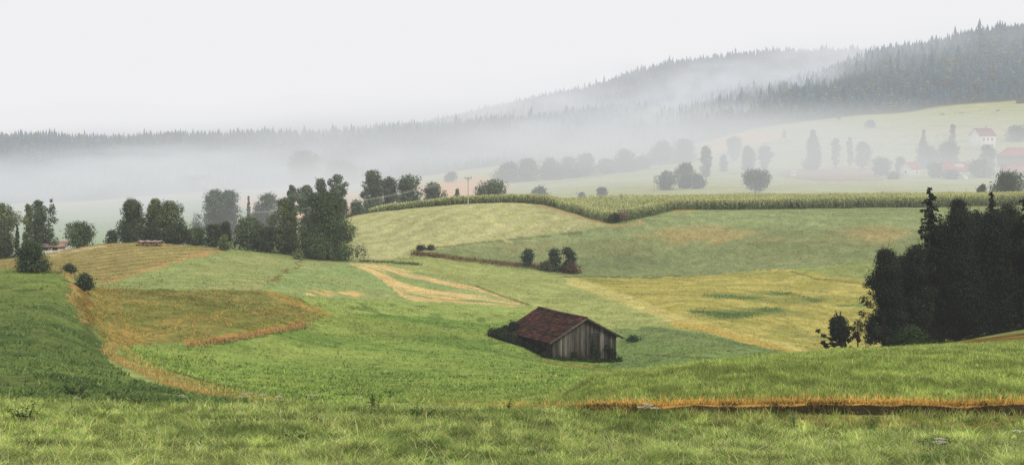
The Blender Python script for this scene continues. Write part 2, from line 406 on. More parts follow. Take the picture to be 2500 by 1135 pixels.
# straw swathes running down the field
sp = [(845, 642), (935, 646), (1080, 680), (1180, 706), (1295, 746), (1050, 743), (985, 730), (955, 704), (900, 664)]
ytop = np.interp(PXg, [845, 935, 1080, 1180, 1295], [640, 645, 679, 705, 745]); ybot = np.interp(PXg, [845, 900, 955, 985, 1050, 1295], [643, 664, 704, 730, 743, 747])
vv = (PYg - ytop) / np.maximum(ybot - ytop, 2)
streak = .6 * fbm(vv * 6.5 + n2 * .5, PXg / 260, 66, 2) + .4 * fbm(vv * 16 + n1, PXg / 90, 63, 2)
al = np.clip(sstep(.36, .50, streak) * (1.0 - .22 * sstep(.5, 1, vv)), 0, 1)
paint(sp, A(226, 198, 138), 118, 214, al)
band2 = np.exp(-((PYg - 714 - 4 * sstep(700, 880, PXg)) / 6) ** 2) * sstep(690, 730, PXg) * (1 - sstep(860, 900, PXg))
paint(gp, A(222, 192, 130), 118, 214, np.clip(1.5 * band2 * sstep(.42, .56, .5 * n1 + .5 * fbm(GX / 1.2, GY / 3, 64)), 0, 1))
stroke([(735, 634), (728, 648), (700, 664), (655, 690)], 4, A(134, 112, 68), 130, 212, .85)
stroke([(1160, 697), (1230, 724), (1290, 744)], 2.6, A(120, 112, 72), 140, 212, .9)
stroke([(880, 637), (960, 641), (1020, 645)], 3, A(84, 98, 62), 190, 225, .9)
# valley meadow
cp = [(290, 848), (470, 838), (640, 812), (790, 772), (700, 722), (850, 730), (1000, 744), (1295, 748), (1340, 756), (1520, 822), (2100, 900), (1900, 960), (1300, 1010), (750, 1000), (560, 968), (400, 915), (300, 870)]
paint(cp, A(140, 162, 84), 56, 165)
paint([(780, 772), (900, 765), (1100, 778), (1230, 800), (1200, 860), (1000, 830), (800, 840), (600, 850), (500, 838), (700, 800)], A(112, 140, 68), 90, 160, .75 * sstep(.3, .6, n2))
paint([(700, 722), (850, 730), (1295, 746), (1330, 760), (1200, 790), (1000, 768), (800, 766)], A(160, 176, 100), 110, 170, .9)
paint(cp, A(104, 128, 66), 56, 165, .75 * sstep(.58, .72, fbm(GX / 1.7, GY / 2.4, 71)))
paint(cp, A(160, 172, 92), 56, 165, .6 * sstep(.5, .75, fbm(GX / 12, GY / 9, 72)))
paint([(1480, 800), (1620, 800), (1780, 832), (1990, 872), (1990, 900), (1500, 930)], A(126, 146, 92), 90, 165, .8)
stroke([(1540, 862), (1700, 872), (1830, 884)], 3, A(100, 104, 62), 90, 160, .7)
stroke([(1560, 800), (1700, 815), (1850, 850)], 7, A(106, 132, 82), 100, 165, .5)
stroke([(1340, 885), (1420, 893), (1520, 905), (1580, 916)], 4, A(176, 150, 84), 90, 140, .55)
# brown headland field
dp = [(165, 690), (240, 700), (400, 708), (640, 708), (720, 722), (800, 768), (770, 784), (640, 806), (450, 842), (330, 842), (262, 838), (225, 800), (180, 745)]
paint(dp, A(138, 138, 78), 78, 165)
paint(dp, A(112, 120, 62), 78, 165, .75 * sstep(.42, .62, fbm(GX / 3.2, GY / 4.2, 81)))
paint(dp, A(174, 150, 88), 78, 165, .5 * sstep(.5, .7, fbm(GX / 2.6, GY / 3.4, 82)))
for k, o in enumerate((0, 16, 34, 50)):
    stroke([(240 + o, 702), (225 + o * 1.2, 750), (245 + o * 1.3, 800), (300 + o, 836)], 6, A(184, 146, 82), 78, 165, .4)
for k in range(6):
    stroke([(330, 838 - k * 6), (520, 806 - k * 9), (700, 772 - k * 5), (780, 764 - k * 4)], 2.5, A(186, 156, 84) if k % 2 else A(116, 110, 56), 78, 165, .3)
stroke([(660, 716), (720, 738), (790, 766)], 10, A(186, 160, 88), 100, 165, .7)
stroke([(440, 836), (560, 812), (700, 782), (790, 768)], 4, A(132, 146, 66), 78, 165, .9)
stroke([(468, 838), (600, 816), (740, 789)], 11, A(178, 138, 86), 78, 165, 1.0, nz=.45 + .55 * sstep(.35, .55, n1))
stroke([(470, 846), (600, 828), (750, 798)], 4, A(92, 96, 52), 78, 165, .8)
# steep slope on the near left
bp_ = [(-800, 655), (-100, 660), (150, 664), (172, 690), (188, 740), (215, 800), (258, 850), (262, 880), (330, 925), (480, 962), (620, 985), (300, 982), (-800, 982)]
paint(bp_, A(108, 122, 70), 48, 140)
paint(bp_, A(136, 148, 78), 48, 140, sstep(760, 670, PYg) * .8)
paint(bp_, A(76, 100, 58), 48, 140, .8 * sstep(.55, .7, fbm(GX / 2.6, GY / 2.6, 91)))
paint(bp_, A(124, 142, 78), 48, 140, .6 * sstep(.5, .7, fbm(GX / 6, GY / 5, 92)))
stroke([(168, 668), (176, 700), (184, 740), (200, 780)], 12, A(178, 144, 92), 85, 140, .7)
stroke([(200, 700), (210, 740), (215, 780)], 18, A(124, 96, 56), 85, 140, .7)
stroke([(205, 800), (240, 835), (262, 850)], 16, A(92, 102, 58), 78, 130, .7)
stroke([(130, 918), (200, 930), (240, 938)], 14, A(62, 80, 48), 50, 90, .9)
# foreground meadow
s = sel(1, 56)
fg = (GY[:, s] < np.interp(PXg[:, s], cols, LD[K_EDGE]) + 0.2)
C[:, s][fg] = (A(118, 132, 68) * (0.75 + .5 * n1[:, s, None]))[fg]
# right-hand hillside above the bank
s = sel(38, 125)
rh = (GY[:, s] > np.interp(PXg[:, s], cols, LD[K_EDGE])) & (GY[:, s] < np.interp(PXg[:, s], cols, LD[K_CREST]) + 3) & (PXg[:, s] > 1000 + (n1[:, s] - .5) * 200)
C[:, s][rh] = (A(122, 142, 70) * (0.75 + .5 * n1[:, s, None]))[rh]
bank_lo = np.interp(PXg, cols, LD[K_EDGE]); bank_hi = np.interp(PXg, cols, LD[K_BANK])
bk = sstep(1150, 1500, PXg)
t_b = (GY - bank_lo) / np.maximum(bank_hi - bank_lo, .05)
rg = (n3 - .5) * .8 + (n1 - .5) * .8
dry = ((t_b > .62 + rg * .5) & (GY < bank_hi + .25 + rg * .6)) * bk
C = C * (1 - dry[..., None]) + A(196, 152, 90) * dry[..., None] * (0.8 + .4 * n3[..., None])
bank_shade = ((t_b > -.12 + rg * .3) & (t_b <= .62 + rg * .5)) * sstep(1400, 1750, PXg)  # shade below the bank edge, painted dark into the ground colour
C = C * (1 - bank_shade[..., None]) + A(60, 54, 38) * bank_shade[..., None]
front = ((t_b <= -.25) & (GY > bank_lo - 1.6 - (n1 - .5) * 2)) * sstep(1600, 1900, PXg) * .55
C = C * (1 - front[..., None]) + A(186, 146, 84) * front[..., None]
# stubble strip under the trees beyond the crest
paint([(2060, 872), (2290, 838), (3300, 700), (3300, 850), (2500, 836), (2250, 858)], A(150, 128, 66), 93, 125)
paint([(2060, 872), (2290, 838), (3300, 700), (3300, 850), (2500, 836), (2250, 858)], A(84, 78, 42), 93, 125, .8 * stripes(.1, .99, 5.5, warp=.3))
# worn cart track winding down the hollow
TR = [(770, 988), (700, 984), (640, 976), (560, 966), (480, 952), (410, 932), (350, 905), (300, 882), (268, 866), (258, 852), (275, 842), (312, 834)]
TRin = [(700, 984), (600, 962), (500, 940), (420, 918), (370, 896), (330, 874), (308, 856), (312, 842)]
stroke(TR, 15, A(150, 132, 76), 48, 100, .85)
stroke(TR, 7, A(172, 140, 84), 48, 100, .75)
stroke(TRin, 7, A(170, 144, 86), 48, 100, .75)
stroke([(640, 962), (520, 936), (440, 912), (370, 886)], 4, A(84, 84, 44), 48, 100, .8)
stroke([(600, 975), (650, 978), (740, 985)], 4, A(205, 190, 150), 48, 80, .7)
C *= (0.92 + .16 * n3[..., None])

# ------------------------------------------------------------------ ground meshes (one sheet, the worn track its own piece of it)
nr, nc = Z.shape[1], Z.shape[0]
V = np.stack([GX, GY, Z], -1).reshape(-1, 3)
ii = np.arange(nc - 1)[:, None] * nr + np.arange(nr - 1)[None, :]
quads = np.stack([ii, ii + nr, ii + nr + 1, ii + 1], -1).reshape(-1, 4)
trk = np.zeros(Z.shape, bool); s = sel(48, 100)
trk[:, s] = (seg_dist(TR, JX[:, s], JY[:, s]) < 15) | (seg_dist(TRin, JX[:, s], JY[:, s]) < 7)
hill = np.zeros(Z.shape, bool); hill[:, sel(1000, 20000)] = True
qm = trk[:-1, :-1].ravel(); hm = hill[:-1, :-1].ravel()
Cf = C.reshape(-1, 3)
def sub_mesh(name, mask, label=None):
    q = quads[mask]; used, inv = np.unique(q, return_inverse=True)
    o = mesh_np(name, V[used], inv.reshape(-1, 4), M_ground, colr=Cf[used], smooth=True)
    o['kind'] = 'structure'
    return o
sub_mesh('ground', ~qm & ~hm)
sub_mesh('path', qm)
sub_mesh('hills', hm)

# ------------------------------------------------------------------ grass
def blades(name, px, d, h, w, colr, lean=.45, seg=2, kind='stuff', mat=None, zoff=0.0, dirn=None):
    n = len(px); base = P3(px, d); base[:, 2] -= .02 - zoff
    az = rng.uniform(0, 2 * math.pi, n)
    ax = np.stack([np.cos(az), np.sin(az), 0 * az], -1)                 # width direction
    lz = rng.uniform(0, 2 * math.pi, n) if dirn is None else dirn + rng.normal(0, .7, n)
    ld = np.stack([np.cos(lz), np.sin(lz), 0 * lz], -1) * (h * np.abs(rng.normal(lean, lean * .6, n)))[:, None]
    up = np.zeros((n, 3)); up[:, 2] = h
    w = w[:, None] * .5
    if seg == 2:
        a = base - ax * w; b = base + ax * w
        mid = base + up * .6 + ld * .35
        c1 = mid - ax * w * .7; c2 = mid + ax * w * .7
        tip = base + up * .95 + ld
        Vv = np.stack([a, b, c2, c1, tip], 1).reshape(-1, 3)
        k = np.arange(n)[:, None] * 5
        Fs = [k + np.array([[0, 1, 2, 3]]), k + np.array([[3, 2, 4]])]
        cc = np.repeat(colr, 5, 0)
    else:
        Vv = np.stack([base - ax * w, base + ax * w, base + up + ld], 1).reshape(-1, 3)
        Fs = [np.arange(n)[:, None] * 3 + np.array([[0, 1, 2]])]
        cc = np.repeat(colr, 3, 0)
    o = mesh_np(name, Vv, Fs, mat or M_grass, colr=cc)
    o['kind'] = kind
    return o

def mixc(n, cols_, w=None, jitter=.18):
    cs = np.array(cols_); i = rng.choice(len(cs), n, p=w)
    return cs[i] * (1 + rng.normal(0, jitter, (n, 1)))

def wx(px, d): return (px - CX) / F * d
# foreground meadow
n = 330000
px = rng.uniform(-180, 2680, n); d = 1 / rng.uniform(1 / 52.0, 1 / 21.5, n)
e = line_at(K_EDGE, 'd', px)
k = d < e - .25; px, d, e = px[k], d[k], e[k]
X = wx(px, d)
cl = fbm(X / 1.3, d / 1.3, 101); pt = fbm(X / 5, d / 5, 102); fine = fbm(X / .45, d / .45, 103, 2)
keep = rng.random(len(px)) < .45 + .9 * cl; px, d, e, X, cl, pt, fine = [a[keep] for a in (px, d, e, X, cl, pt, fine)]
h = (.05 + .21 * cl * rng.uniform(.3, 1.4, len(px)) + .10 * sstep(.55, .75, fine)) * np.where(rng.random(len(px)) < .02, 1.8, 1)
h *= 1 - .45 * sstep(.6, .1, e - d) * sstep(1300, 1700, px)
cA = mixc(len(px), [A(140, 162, 80), A(166, 182, 98), A(112, 138, 66), A(182, 190, 122), A(196, 186, 118)], [.36, .26, .22, .11, .05])
cA *= 1.42 * (.42 + 1.05 * sstep(.25, .72, fbm(X / .3, d / .55, 105, 2)))[:, None] * np.array([1.06, .99, 1.14]) * (0.70 + .65 * pt)[:, None]
lush = sstep(.56, .7, fbm(X / 1.8, d / 1.8, 104))[:, None]
cA = cA * (1 - lush * .55) + A(92, 122, 56) * lush * .55
cA *= (1 - .42 * (1 - sstep(.34, .5, fine)) * (1 - sstep(.3, .6, cl)))[:, None]
blades('grass', px, d, h, (.009 + .013 * rng.random(len(px))) * (d / 30) ** .5, cA, lean=.95)
# broad-leaved herbs in patches and bleached bent stems
n = 60000
px = rng.uniform(-180, 2680, n); d = 1 / rng.uniform(1 / 52.0, 1 / 21.5, n)
X = wx(px, d); k = (d < line_at(K_EDGE, 'd', px) - .2) & (rng.random(n) < sstep(.54, .7, fbm(X / 1.6, d / 1.6, 151)) * .9 + .04); px, d, X = px[k], d[k], X[k]
blades('meadow_weeds', px, d, .05 + .12 * rng.random(len(px)), .04 + .05 * rng.random(len(px)), mixc(len(px), [A(112, 140, 62), A(84, 110, 52), A(140, 164, 78), A(150, 166, 110)], [.35, .3, .2, .15], .25) * 1.2, lean=1.1)
n = 2600
px = rng.uniform(-180, 2680, n); d = 1 / rng.uniform(1 / 50.0, 1 / 21.5, n); k = d < line_at(K_EDGE, 'd', px) - .3; px, d = px[k], d[k]
blades('bleached_grass', px, d, .15 + .3 * rng.random(len(px)), .008 + .006 * rng.random(len(px)), mixc(len(px), [A(206, 204, 150), A(190, 196, 160), A(200, 184, 130)]) * 1.3, lean=.9)
# right hillside grass up to its crest
n = 150000
px = rng.uniform(980, 2680, n); d = 1 / rng.uniform(1 / 95.0, 1 / 39.5, n)
k = (d > line_at(K_BANK, 'd', px) + .3) & (d < line_at(K_CREST, 'd', px) + 1.5); px, d = px[k], d[k]
X = wx(px, d); cl = fbm(X / 2.2, d / 2.2, 111); pt = fbm(X / 8, d / 8, 112)
nearb = 1 - sstep(.05, .6, d - line_at(K_BANK, 'd', px) + rng.normal(0, .5, len(px)))
nearb *= sstep(1000, 1600, px) * .9
cA = mixc(len(px), [A(142, 164, 80), A(164, 180, 94), A(116, 140, 66), A(184, 186, 116)], [.36, .27, .25, .12]) * np.array([1.46, 1.38, 1.54]) * ((.78 + .40 * pt) * (.66 + .6 * sstep(.25, .75, fbm(X / .5, d / .9, 113, 2))))[:, None]
cA = cA * (1 - nearb[:, None]) + mixc(len(px), [A(208, 178, 98), A(222, 196, 120), A(160, 162, 86)]) * 1.6 * nearb[:, None]
blades('hillside_grass', px, d, (.07 + .20 * cl * rng.uniform(.3, 1.3, len(px))) * (1 - .3 * nearb), .014 + .018 * rng.random(len(px)), cA, lean=.75)
# dry fringe hanging over the bank, and tall dead stems
n = 26000
px = rng.uniform(1000, 2680, n); d = line_at(K_BANK, 'd', px) + rng.uniform(-.14, .32, n)
k = rng.random(n) < sstep(1000, 1500, px) * .9 + .1; px, d = px[k], d[k]
blades('dry_grass', px, d, .05 + .10 * rng.random(len(px)) ** 2 + .25 * (rng.random(len(px)) < .03), .014 + .012 * rng.random(len(px)), mixc(len(px), [A(220, 186, 104), A(234, 206, 132), A(196, 158, 84), A(160, 158, 86), A(112, 102, 60)], [.3, .26, .2, .14, .1]) * 1.55, lean=.6, dirn=-math.pi / 2)
# dead stalks and roots hanging over the shade-painted face of the bank
n = 9000
px = rng.uniform(1250, 2680, n); lo = line_at(K_EDGE, 'd', px); hi = line_at(K_BANK, 'd', px); d = lo + (hi - lo) * rng.uniform(-.1, .95, n) + rng.normal(0, .05, n)
k = rng.random(n) < sstep(.36, .62, fbm(wx(px, d) / .8, d * 0, 163)); px, d = px[k], d[k]
blades('bank_grass', px, d, .04 + .12 * rng.random(len(px)), .014 + .02 * rng.random(len(px)), mixc(len(px), [A(72, 70, 46), A(104, 92, 58), A(92, 108, 58), A(176, 144, 84)], [.35, .25, .2, .2]), lean=1.0)
# tufts standing in front of the bank
n = 5200
px = rng.uniform(1150, 2680, n); d = line_at(K_EDGE, 'd', px) - rng.uniform(.0, .9, n); k = rng.random(n) < sstep(.5, .68, fbm(wx(px, d) / .7, d / .7, 161)); px, d = px[k], d[k]
blades('verge_grass', px, d, .10 + .24 * rng.random(len(px)), .012 + .012 * rng.random(len(px)), mixc(len(px), [A(140, 160, 84), A(166, 178, 100), A(110, 134, 68), A(196, 170, 104)], [.4, .25, .2, .15]) * 1.3, lean=.6)
# track verge
tl = np.array(TR + TRin[::-1], float)
n = 6500
i = rng.integers(0, len(tl) - 1, n); t = rng.random(n)
bx = tl[i, 0] * (1 - t) + tl[i + 1, 0] * t + rng.normal(0, 6, n); by = tl[i, 1] * (1 - t) + tl[i + 1, 1] * t + rng.normal(0, 3.2, n)
dgrid = np.linspace(52, 100, 260)
zg = ground_z(bx[:, None].repeat(260, 1), dgrid[None, :].repeat(n, 0)); pyg = HY - F * zg / dgrid
dd = dgrid[np.argmin(np.abs(pyg - by[:, None]), 1)]
blades('track_grass', bx, dd, .05 + .2 * rng.random(n) ** 1.5, .03 + .03 * rng.random(n), mixc(n, [A(176, 156, 96), A(168, 144, 88), A(136, 148, 80), A(204, 182, 124)]) * 1.5, lean=.4)
# valley and slope tussocks: coarse tufts that give the turf its nap
def nap(name, poly, d0, d1, n, cols_, w, h0, h1, wid, seed, clump=2.0, py_off=0):
    px = rng.uniform(min(p[0] for p in poly), max(p[0] for p in poly), n); d = 1 / rng.uniform(1 / d1, 1 / d0, n)
    zg = ground_z(px, d); py = HY - F * zg / d
    k = inside(poly, px, py); px, d = px[k], d[k]
    X = wx(px, d); cl = fbm(X / clump, d / clump, seed)
    k = rng.random(len(px)) < (sstep(.28, .62, cl) if clump > 1 else sstep(.58, .72, cl)); px, d, cl, X = px[k], d[k], cl[k], X[k]
    c = mixc(len(px), cols_, w, .14) * (.78 + .5 * fbm(X / 9, d / 9, seed + 1))[:, None]
    blades(name, px, d, (h0 + (h1 - h0) * rng.random(len(px)) ** 1.5) * (.6 + .8 * cl), wid * (.6 + .8 * rng.random(len(px))), c * 1.3, lean=.9, seg=1)
nap('meadow_grass', cp, 56, 160, 90000, [A(150, 172, 88), A(120, 146, 70), A(96, 122, 60), A(168, 182, 98)], [.4, .3, .12, .18], .08, .22, .10, 121, 1.6)
nap('slope_grass', bp_, 50, 135, 50000, [A(110, 134, 74), A(88, 112, 60), A(70, 94, 52), A(134, 152, 84)], [.4, .3, .15, .15], .08, .24, .09, 131, 1.5)
nap('headland_grass', dp, 80, 160, 26000, [A(160, 144, 74), A(124, 124, 64), A(196, 154, 84), A(104, 110, 58)], [.4, .3, .15, .15], .08, .22, .12, 141, 1.8)

nap('tussock_grass', cp, 56, 160, 60000, [A(84, 108, 54), A(98, 122, 60), A(70, 92, 48)], [.4, .3, .3], .08, .20, .10, 181, .8)
nap('slope_tussock_grass', bp_, 50, 135, 40000, [A(66, 88, 50), A(80, 102, 56)], [.5, .5], .08, .22, .09, 187, .9)
n = 190000
px = rng.uniform(-300, 2750, n); d = 1 / rng.uniform(1 / 262.0, 1 / 130.0, n)
ci = np.clip(((px - PX0) / DPX).astype(int), 0, len(cols) - 1); cj = np.clip(np.searchsorted(rows_d, d), 0, len(rows_d) - 1)
fc = C[ci, cj]; X = wx(px, d); k = rng.random(n) < sstep(.3, .62, fbm(X / 1.5, d / 2.2, 195)); px, d, fc = px[k], d[k], fc[k]
blades('field_grass', px, d, .04 + .14 * rng.random(len(px)) ** 1.6, .10 + .12 * rng.random(len(px)), fc * rng.uniform(.72, 1.5, (len(px), 1)), lean=1.0, seg=1)
# ------------------------------------------------------------------ foliage
def leaf_quads(c, nrm, size):
    n = len(c)
    nrm = nrm / (np.linalg.norm(nrm, axis=1, keepdims=True) + 1e-9)
    r = rng.normal(size=(n, 3)); a = np.cross(nrm, r); a /= np.linalg.norm(a, axis=1, keepdims=True) + 1e-9
    b = np.cross(nrm, a)
    s = size[:, None]
    asp = rng.uniform(.45, .85, n)[:, None]
    V = np.stack([c - a * s, c - b * s * asp, c + a * s * rng.uniform(.7, 1.2, n)[:, None], c + b * s * asp], 1).reshape(-1, 3)
    return V, np.arange(n)[:, None] * 4 + np.array([[0, 1, 2, 3]])

def prof(kind, t):
    if kind == 'round': return np.sqrt(np.clip(1 - (2 * t - 1) ** 2, 0, 1)) ** .8
    if kind == 'tall': return np.where(t < .38, .62 + .38 * np.sin(t / .38 * math.pi / 2), np.sqrt(np.clip(1 - ((t - .38) / .64) ** 2, 0, 1)))
    if kind == 'cone': return np.clip(1.02 - t, 0, 1) ** .85 * np.where(t < .08, .75, 1)
    if kind == 'dome': return np.sqrt(np.clip(1 - t ** 2, 0, 1)) * np.where(t < .1, .9, 1)
    if kind == 'skirt': return np.where(t < .3, 1.0, np.clip(1.0 - .35 * sstep(.3, .55, t), 0, 1) * np.sqrt(np.clip(1 - ((t - .3) / .74) ** 3, 0, 1)))

def make_lobes(kind, W, H, z0, n, lobe, r_):
    t = (np.arange(n) + r_.uniform(0, 1, n)) / n
    a = r_.uniform(0, 2 * math.pi, n)
    pr = prof(kind, t) * W / 2 * r_.uniform(.62, 1.18, n)
    lr = np.clip(lobe * W / 2 * r_.uniform(.45, 1.3, n), .09 * W, None)
    lr = np.minimum(lr, np.maximum(pr * 1.0, .10 * W))
    rad = np.clip(pr - lr * .75, 0, None) * np.sqrt(r_.uniform(.15, 1, n))
    z = np.clip(z0 + t * (H - z0), z0 + lr * .6, H - lr * .75)
    return np.stack([rad * np.cos(a), rad * np.sin(a), z, lr, lr, lr * r_.uniform(.7, 1.0, n)], -1)

def lobe_leaves(L, n, size, r_):
    wt = L[:, 3] * L[:, 5]; wt = wt / wt.sum()
    i = r_.choice(len(L), n, p=wt)
    v = r_.normal(size=(n, 3)); v /= np.linalg.norm(v, axis=1, keepdims=True)
    rr = (r_.uniform(0, 1, n) ** .28) * (1 + .09 * r_.normal(size=n))
    c = L[i, :3] + v * rr[:, None] * L[i, 3:6]
    nrm = v * 1.0 + np.array([0, 0, .5]) + r_.normal(size=(n, 3)) * .45
    return c, nrm, i, size * r_.uniform(.55, 1.35, n)

LEAF = A(92, 110, 80)
NT = [0]
def tree(kind, px, top, w, d, label, name='deciduous_tree', cat='tree', c=LEAF, z0=.10, lobes=22, lobe=.42, group=None, dens=1.0, extra=None,
         trunk=True, leaf=1.0, trunk_c=(.06, .05, .04), twigs=0, limbs=True):
    NT[0] += 1
    r_ = np.random.default_rng(1000 + NT[0] * 7)
    b = P3(px, d); zt = -(top - HY) * d / F
    H = max(zt - b[2], .4); W = 1.12 * w * d / F; lobes = int(lobes * 1.6); lobe = lobe * 1.15
    pxm = d / (F * .4096)                                   # metres per picture pixel
    root = empty(name, tuple(b), label, cat, group)
    bush = cat in ('bush', 'shrub')
    zz = 0.0 if bush else z0 * H
    L = make_lobes(kind, W, H, zz, lobes, lobe, r_)
    if extra is not None:
        for (ox, kz0, kz1, ww, kk, nn) in extra:            # further masses: offset/W, heights/H, width/W
            E = make_lobes(kk, ww * W, kz1 * H, kz0 * H, nn, lobe * 1.1, r_); E[:, 0] += ox * W; L = np.concatenate([L, E])
    ls = max(.07, .92 * pxm) * leaf
    area = (W / pxm) * (H / pxm)
    nl = int(np.clip(area * 4.6 * dens / (ls / pxm) ** 1.3, 260, 30000))
    cc, nrm, li, sz = lobe_leaves(L, nl, ls, r_)
    # stray sprigs that break the outline
    ns = nl // (5 if bush else 9)
    j = r_.integers(0, nl, ns)
    out = cc[j] - np.array([0, 0, .55 * H]); out /= np.linalg.norm(out, axis=1, keepdims=True) + 1e-6
    cc = np.concatenate([cc, cc[j] + out * np.abs(r_.normal(0, (.09 if bush else .04) * W, ns))[:, None]])
    nrm = np.concatenate([nrm, nrm[j]]); sz = np.concatenate([sz, sz[j] * .8]); li = np.concatenate([li, li[j]])
    k = cc[:, 2] > .02 * H; cc, nrm, sz, li = cc[k], nrm[k], sz[k], li[k]
    tint = (r_.uniform(.58, 1.45, len(L)))[li] * r_.uniform(.82, 1.18, len(cc))
    warm = r_.uniform(-.06, .10, len(L))[li]
    colr = np.asarray(c)[None, :] * tint[:, None] * np.stack([1 + warm, 1 + .4 * warm, 1 - warm], -1)
    Vq, Fq = leaf_quads(cc, nrm, sz)
    mesh_np('foliage' if bush else 'crown', Vq, Fq, M_leaf, root, np.repeat(colr, 4, 0))
    if trunk:
        m = MB(); rt = max(.022 * H, .05)
        lean = r_.normal(0, .02 * H, 2)
        hh = H * (.5 if bush else .8)
        pts = [(0, 0, -.3), (lean[0] * .3, lean[1] * .3, hh * .35), (lean[0] * .7, lean[1] * .7, hh * .7), (lean[0], lean[1], hh)]
        m.tube(pts, [rt * 1.3, rt, rt * .65, rt * .2], 7, c=trunk_c)
        if limbs and not bush:
            for q in r_.choice(len(L), min(6, len(L)), replace=False):
                z_s = min(L[q, 2] * .6, hh * .7)
                f = z_s / hh
                s0 = np.array([lean[0] * f, lean[1] * f, z_s])
                m.tube([s0, (s0 + L[q, :3]) / 2 + np.array([0, 0, .04 * H]), L[q, :3]], [rt * .5, rt * .32, rt * .1], 5, c=trunk_c)
        for q in range(twigs):
            a = r_.uniform(0, 6.28); zq = H * r_.uniform(.55, .98); rq = prof(kind, np.array(zq / H)) * W * .5
            s0 = np.array([np.cos(a) * rq * .5, np.sin(a) * rq * .5, zq])
            m.tube([s0, s0 + np.array([np.cos(a) * .12 * W, np.sin(a) * .12 * W, .13 * H * r_.uniform(.5, 1.2)])], [.02, .006], 4, c=trunk_c)
        m.build('stem' if bush else 'trunk', M_bark, root)
    return root

def spruce(px, top, w, d, label, name='spruce_tree', c=LEAF, bare=.08, droop=.35, group=None, levels=None, trunk_c=(.06, .05, .04), dens=1.0, irregular=.2):
    NT[0] += 1
    r_ = np.random.default_rng(4000 + NT[0] * 3)
    b = P3(px, d); zt = -(top - HY) * d / F
    H = max(zt - b[2], .5); W = w * d / F; pxm = d / (F * .4096)
    root = empty(name, tuple(b), label, 'tree', group)
    levels = levels or int(np.clip(H / pxm / 3.2, 6, 26))
    pts, nrm, sz, br = [], [], [], []
    ls = max(.07, 1.1 * pxm); m = MB()
    m.tube([(0, 0, -.3), (0, 0, H * .5), (0, 0, H * .98)], [max(.02 * H, .05), .012 * H, .01], 7, c=trunk_c)
    bi = 0
    nb = levels * 7
    for q in range(nb):
        t = bare + (1 - bare) * ((q + r_.uniform(0, 1)) / nb) ** .9
        R0 = W / 2 * np.clip(1.04 - (t - bare) / (1 - bare), .04, 1) ** .75
        a = r_.uniform(0, 6.28); Lb = R0 * r_.uniform(1 - irregular * 2, 1.15)
        nn = int(np.clip(Lb / ls * 5.0 * dens, 5, 80)); tt = r_.uniform(.05, 1, nn) ** .8
        wd = (1 - tt) * .26 * Lb + .35 * ls
        off = r_.normal(0, 1, nn) * wd; dr = droop * r_.uniform(.4, 1.3)
        x = np.cos(a) * tt * Lb - np.sin(a) * off; y = np.sin(a) * tt * Lb + np.cos(a) * off
        z = t * H + .12 * Lb * np.sin(tt * 2.2) - dr * Lb * tt ** 1.6 + r_.normal(0, .4 * ls, nn) - np.abs(r_.normal(0, .10 * Lb, nn))
        pts.append(np.stack([x, y, z], -1)); br += [bi] * nn; bi += 1
        nrm.append(np.stack([np.cos(a) + 0 * x, np.sin(a) + 0 * x, .9 + 0 * x], -1) + r_.normal(0, .5, (nn, 3)))
        sz.append(ls * r_.uniform(.6, 1.3, nn))
        if Lb > 6 * pxm and q % 4 == 0: m.tube([(0, 0, t * H), (np.cos(a) * Lb * .9, np.sin(a) * Lb * .9, t * H - dr * Lb * .7)], [.012 * H * (1 - t) + .01, .005], 4, c=trunk_c)
    # leader
    nn = 10; pts.append(np.stack([r_.normal(0, .01 * W, nn), r_.normal(0, .01 * W, nn), H * r_.uniform(.94, 1.0, nn)], -1)); nrm.append(r_.normal(size=(nn, 3))); sz.append(np.full(nn, ls * .7)); br += [bi] * nn
    pts = np.concatenate(pts); nrm = np.concatenate(nrm); sz = np.concatenate(sz)
    k = pts[:, 2] > .01 * H; pts, nrm, sz, br = pts[k], nrm[k], sz[k], np.array(br)[k]
    tint = r_.uniform(.7, 1.3, bi + 1)[br] * r_.uniform(.8, 1.2, len(pts))
    Vq, Fq = leaf_quads(pts, nrm, sz)
    mesh_np('crown', Vq, Fq, M_leaf, root, np.repeat(np.asarray(c)[None] * tint[:, None], 4, 0))
    m.build('trunk', M_bark, root)
    return root

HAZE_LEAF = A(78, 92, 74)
DARK = A(72, 88, 66)
VDARK = A(44, 54, 42)
MIDG = A(112, 128, 84)
# --- far left farm group
tree('round', 5, 496, 88, 238, 'grey green open-crowned tree cut by the picture edge beside the twin birches', c=MIDG, dens=.7)
tree('tall', 68, 498, 34, 226, 'slim pale birch behind the twin-topped tree', 'birch_tree', c=MIDG)
tree('tall', 93, 489, 52, 216, 'dark twin-topped birch in front of the half-hidden white house', 'birch_tree', extra=[(.55, .1, 1.02, .85, 'tall', 14)], lobes=18, lobe=.4)
spruce(42, 547, 18, 196, 'slender dark column conifer beside the twin-topped birch', c=DARK, droop=.1)
tree('dome', 14, 572, 52, 196, 'low dark bush at the picture edge under the grey green tree', 'bush', 'bush', c=DARK)
tree('round', 192, 541, 82, 203, 'round dark green tree standing alone by the white house', z0=.04, lobes=26)
tree('skirt', 77, 592, 92, 131, 'dark broad bush on the brow of the near slope', 'bush', 'bush', c=DARK, extra=[(-.22, 0, .8, .5, 'dome', 8)], twigs=6)
tree('dome', 169, 644, 38, 137, 'small low bush just below the broad dark bush', 'bush', 'bush', c=DARK, twigs=3)
tree('tall', 205, 667, 58, 126, 'upright dark bush at the top of the brown bank', 'bush', 'bush', c=DARK, extra=[(-.32, 0, .45, .5, 'dome', 7), (.4, 0, .98, .22, 'tall', 6)], twigs=6)
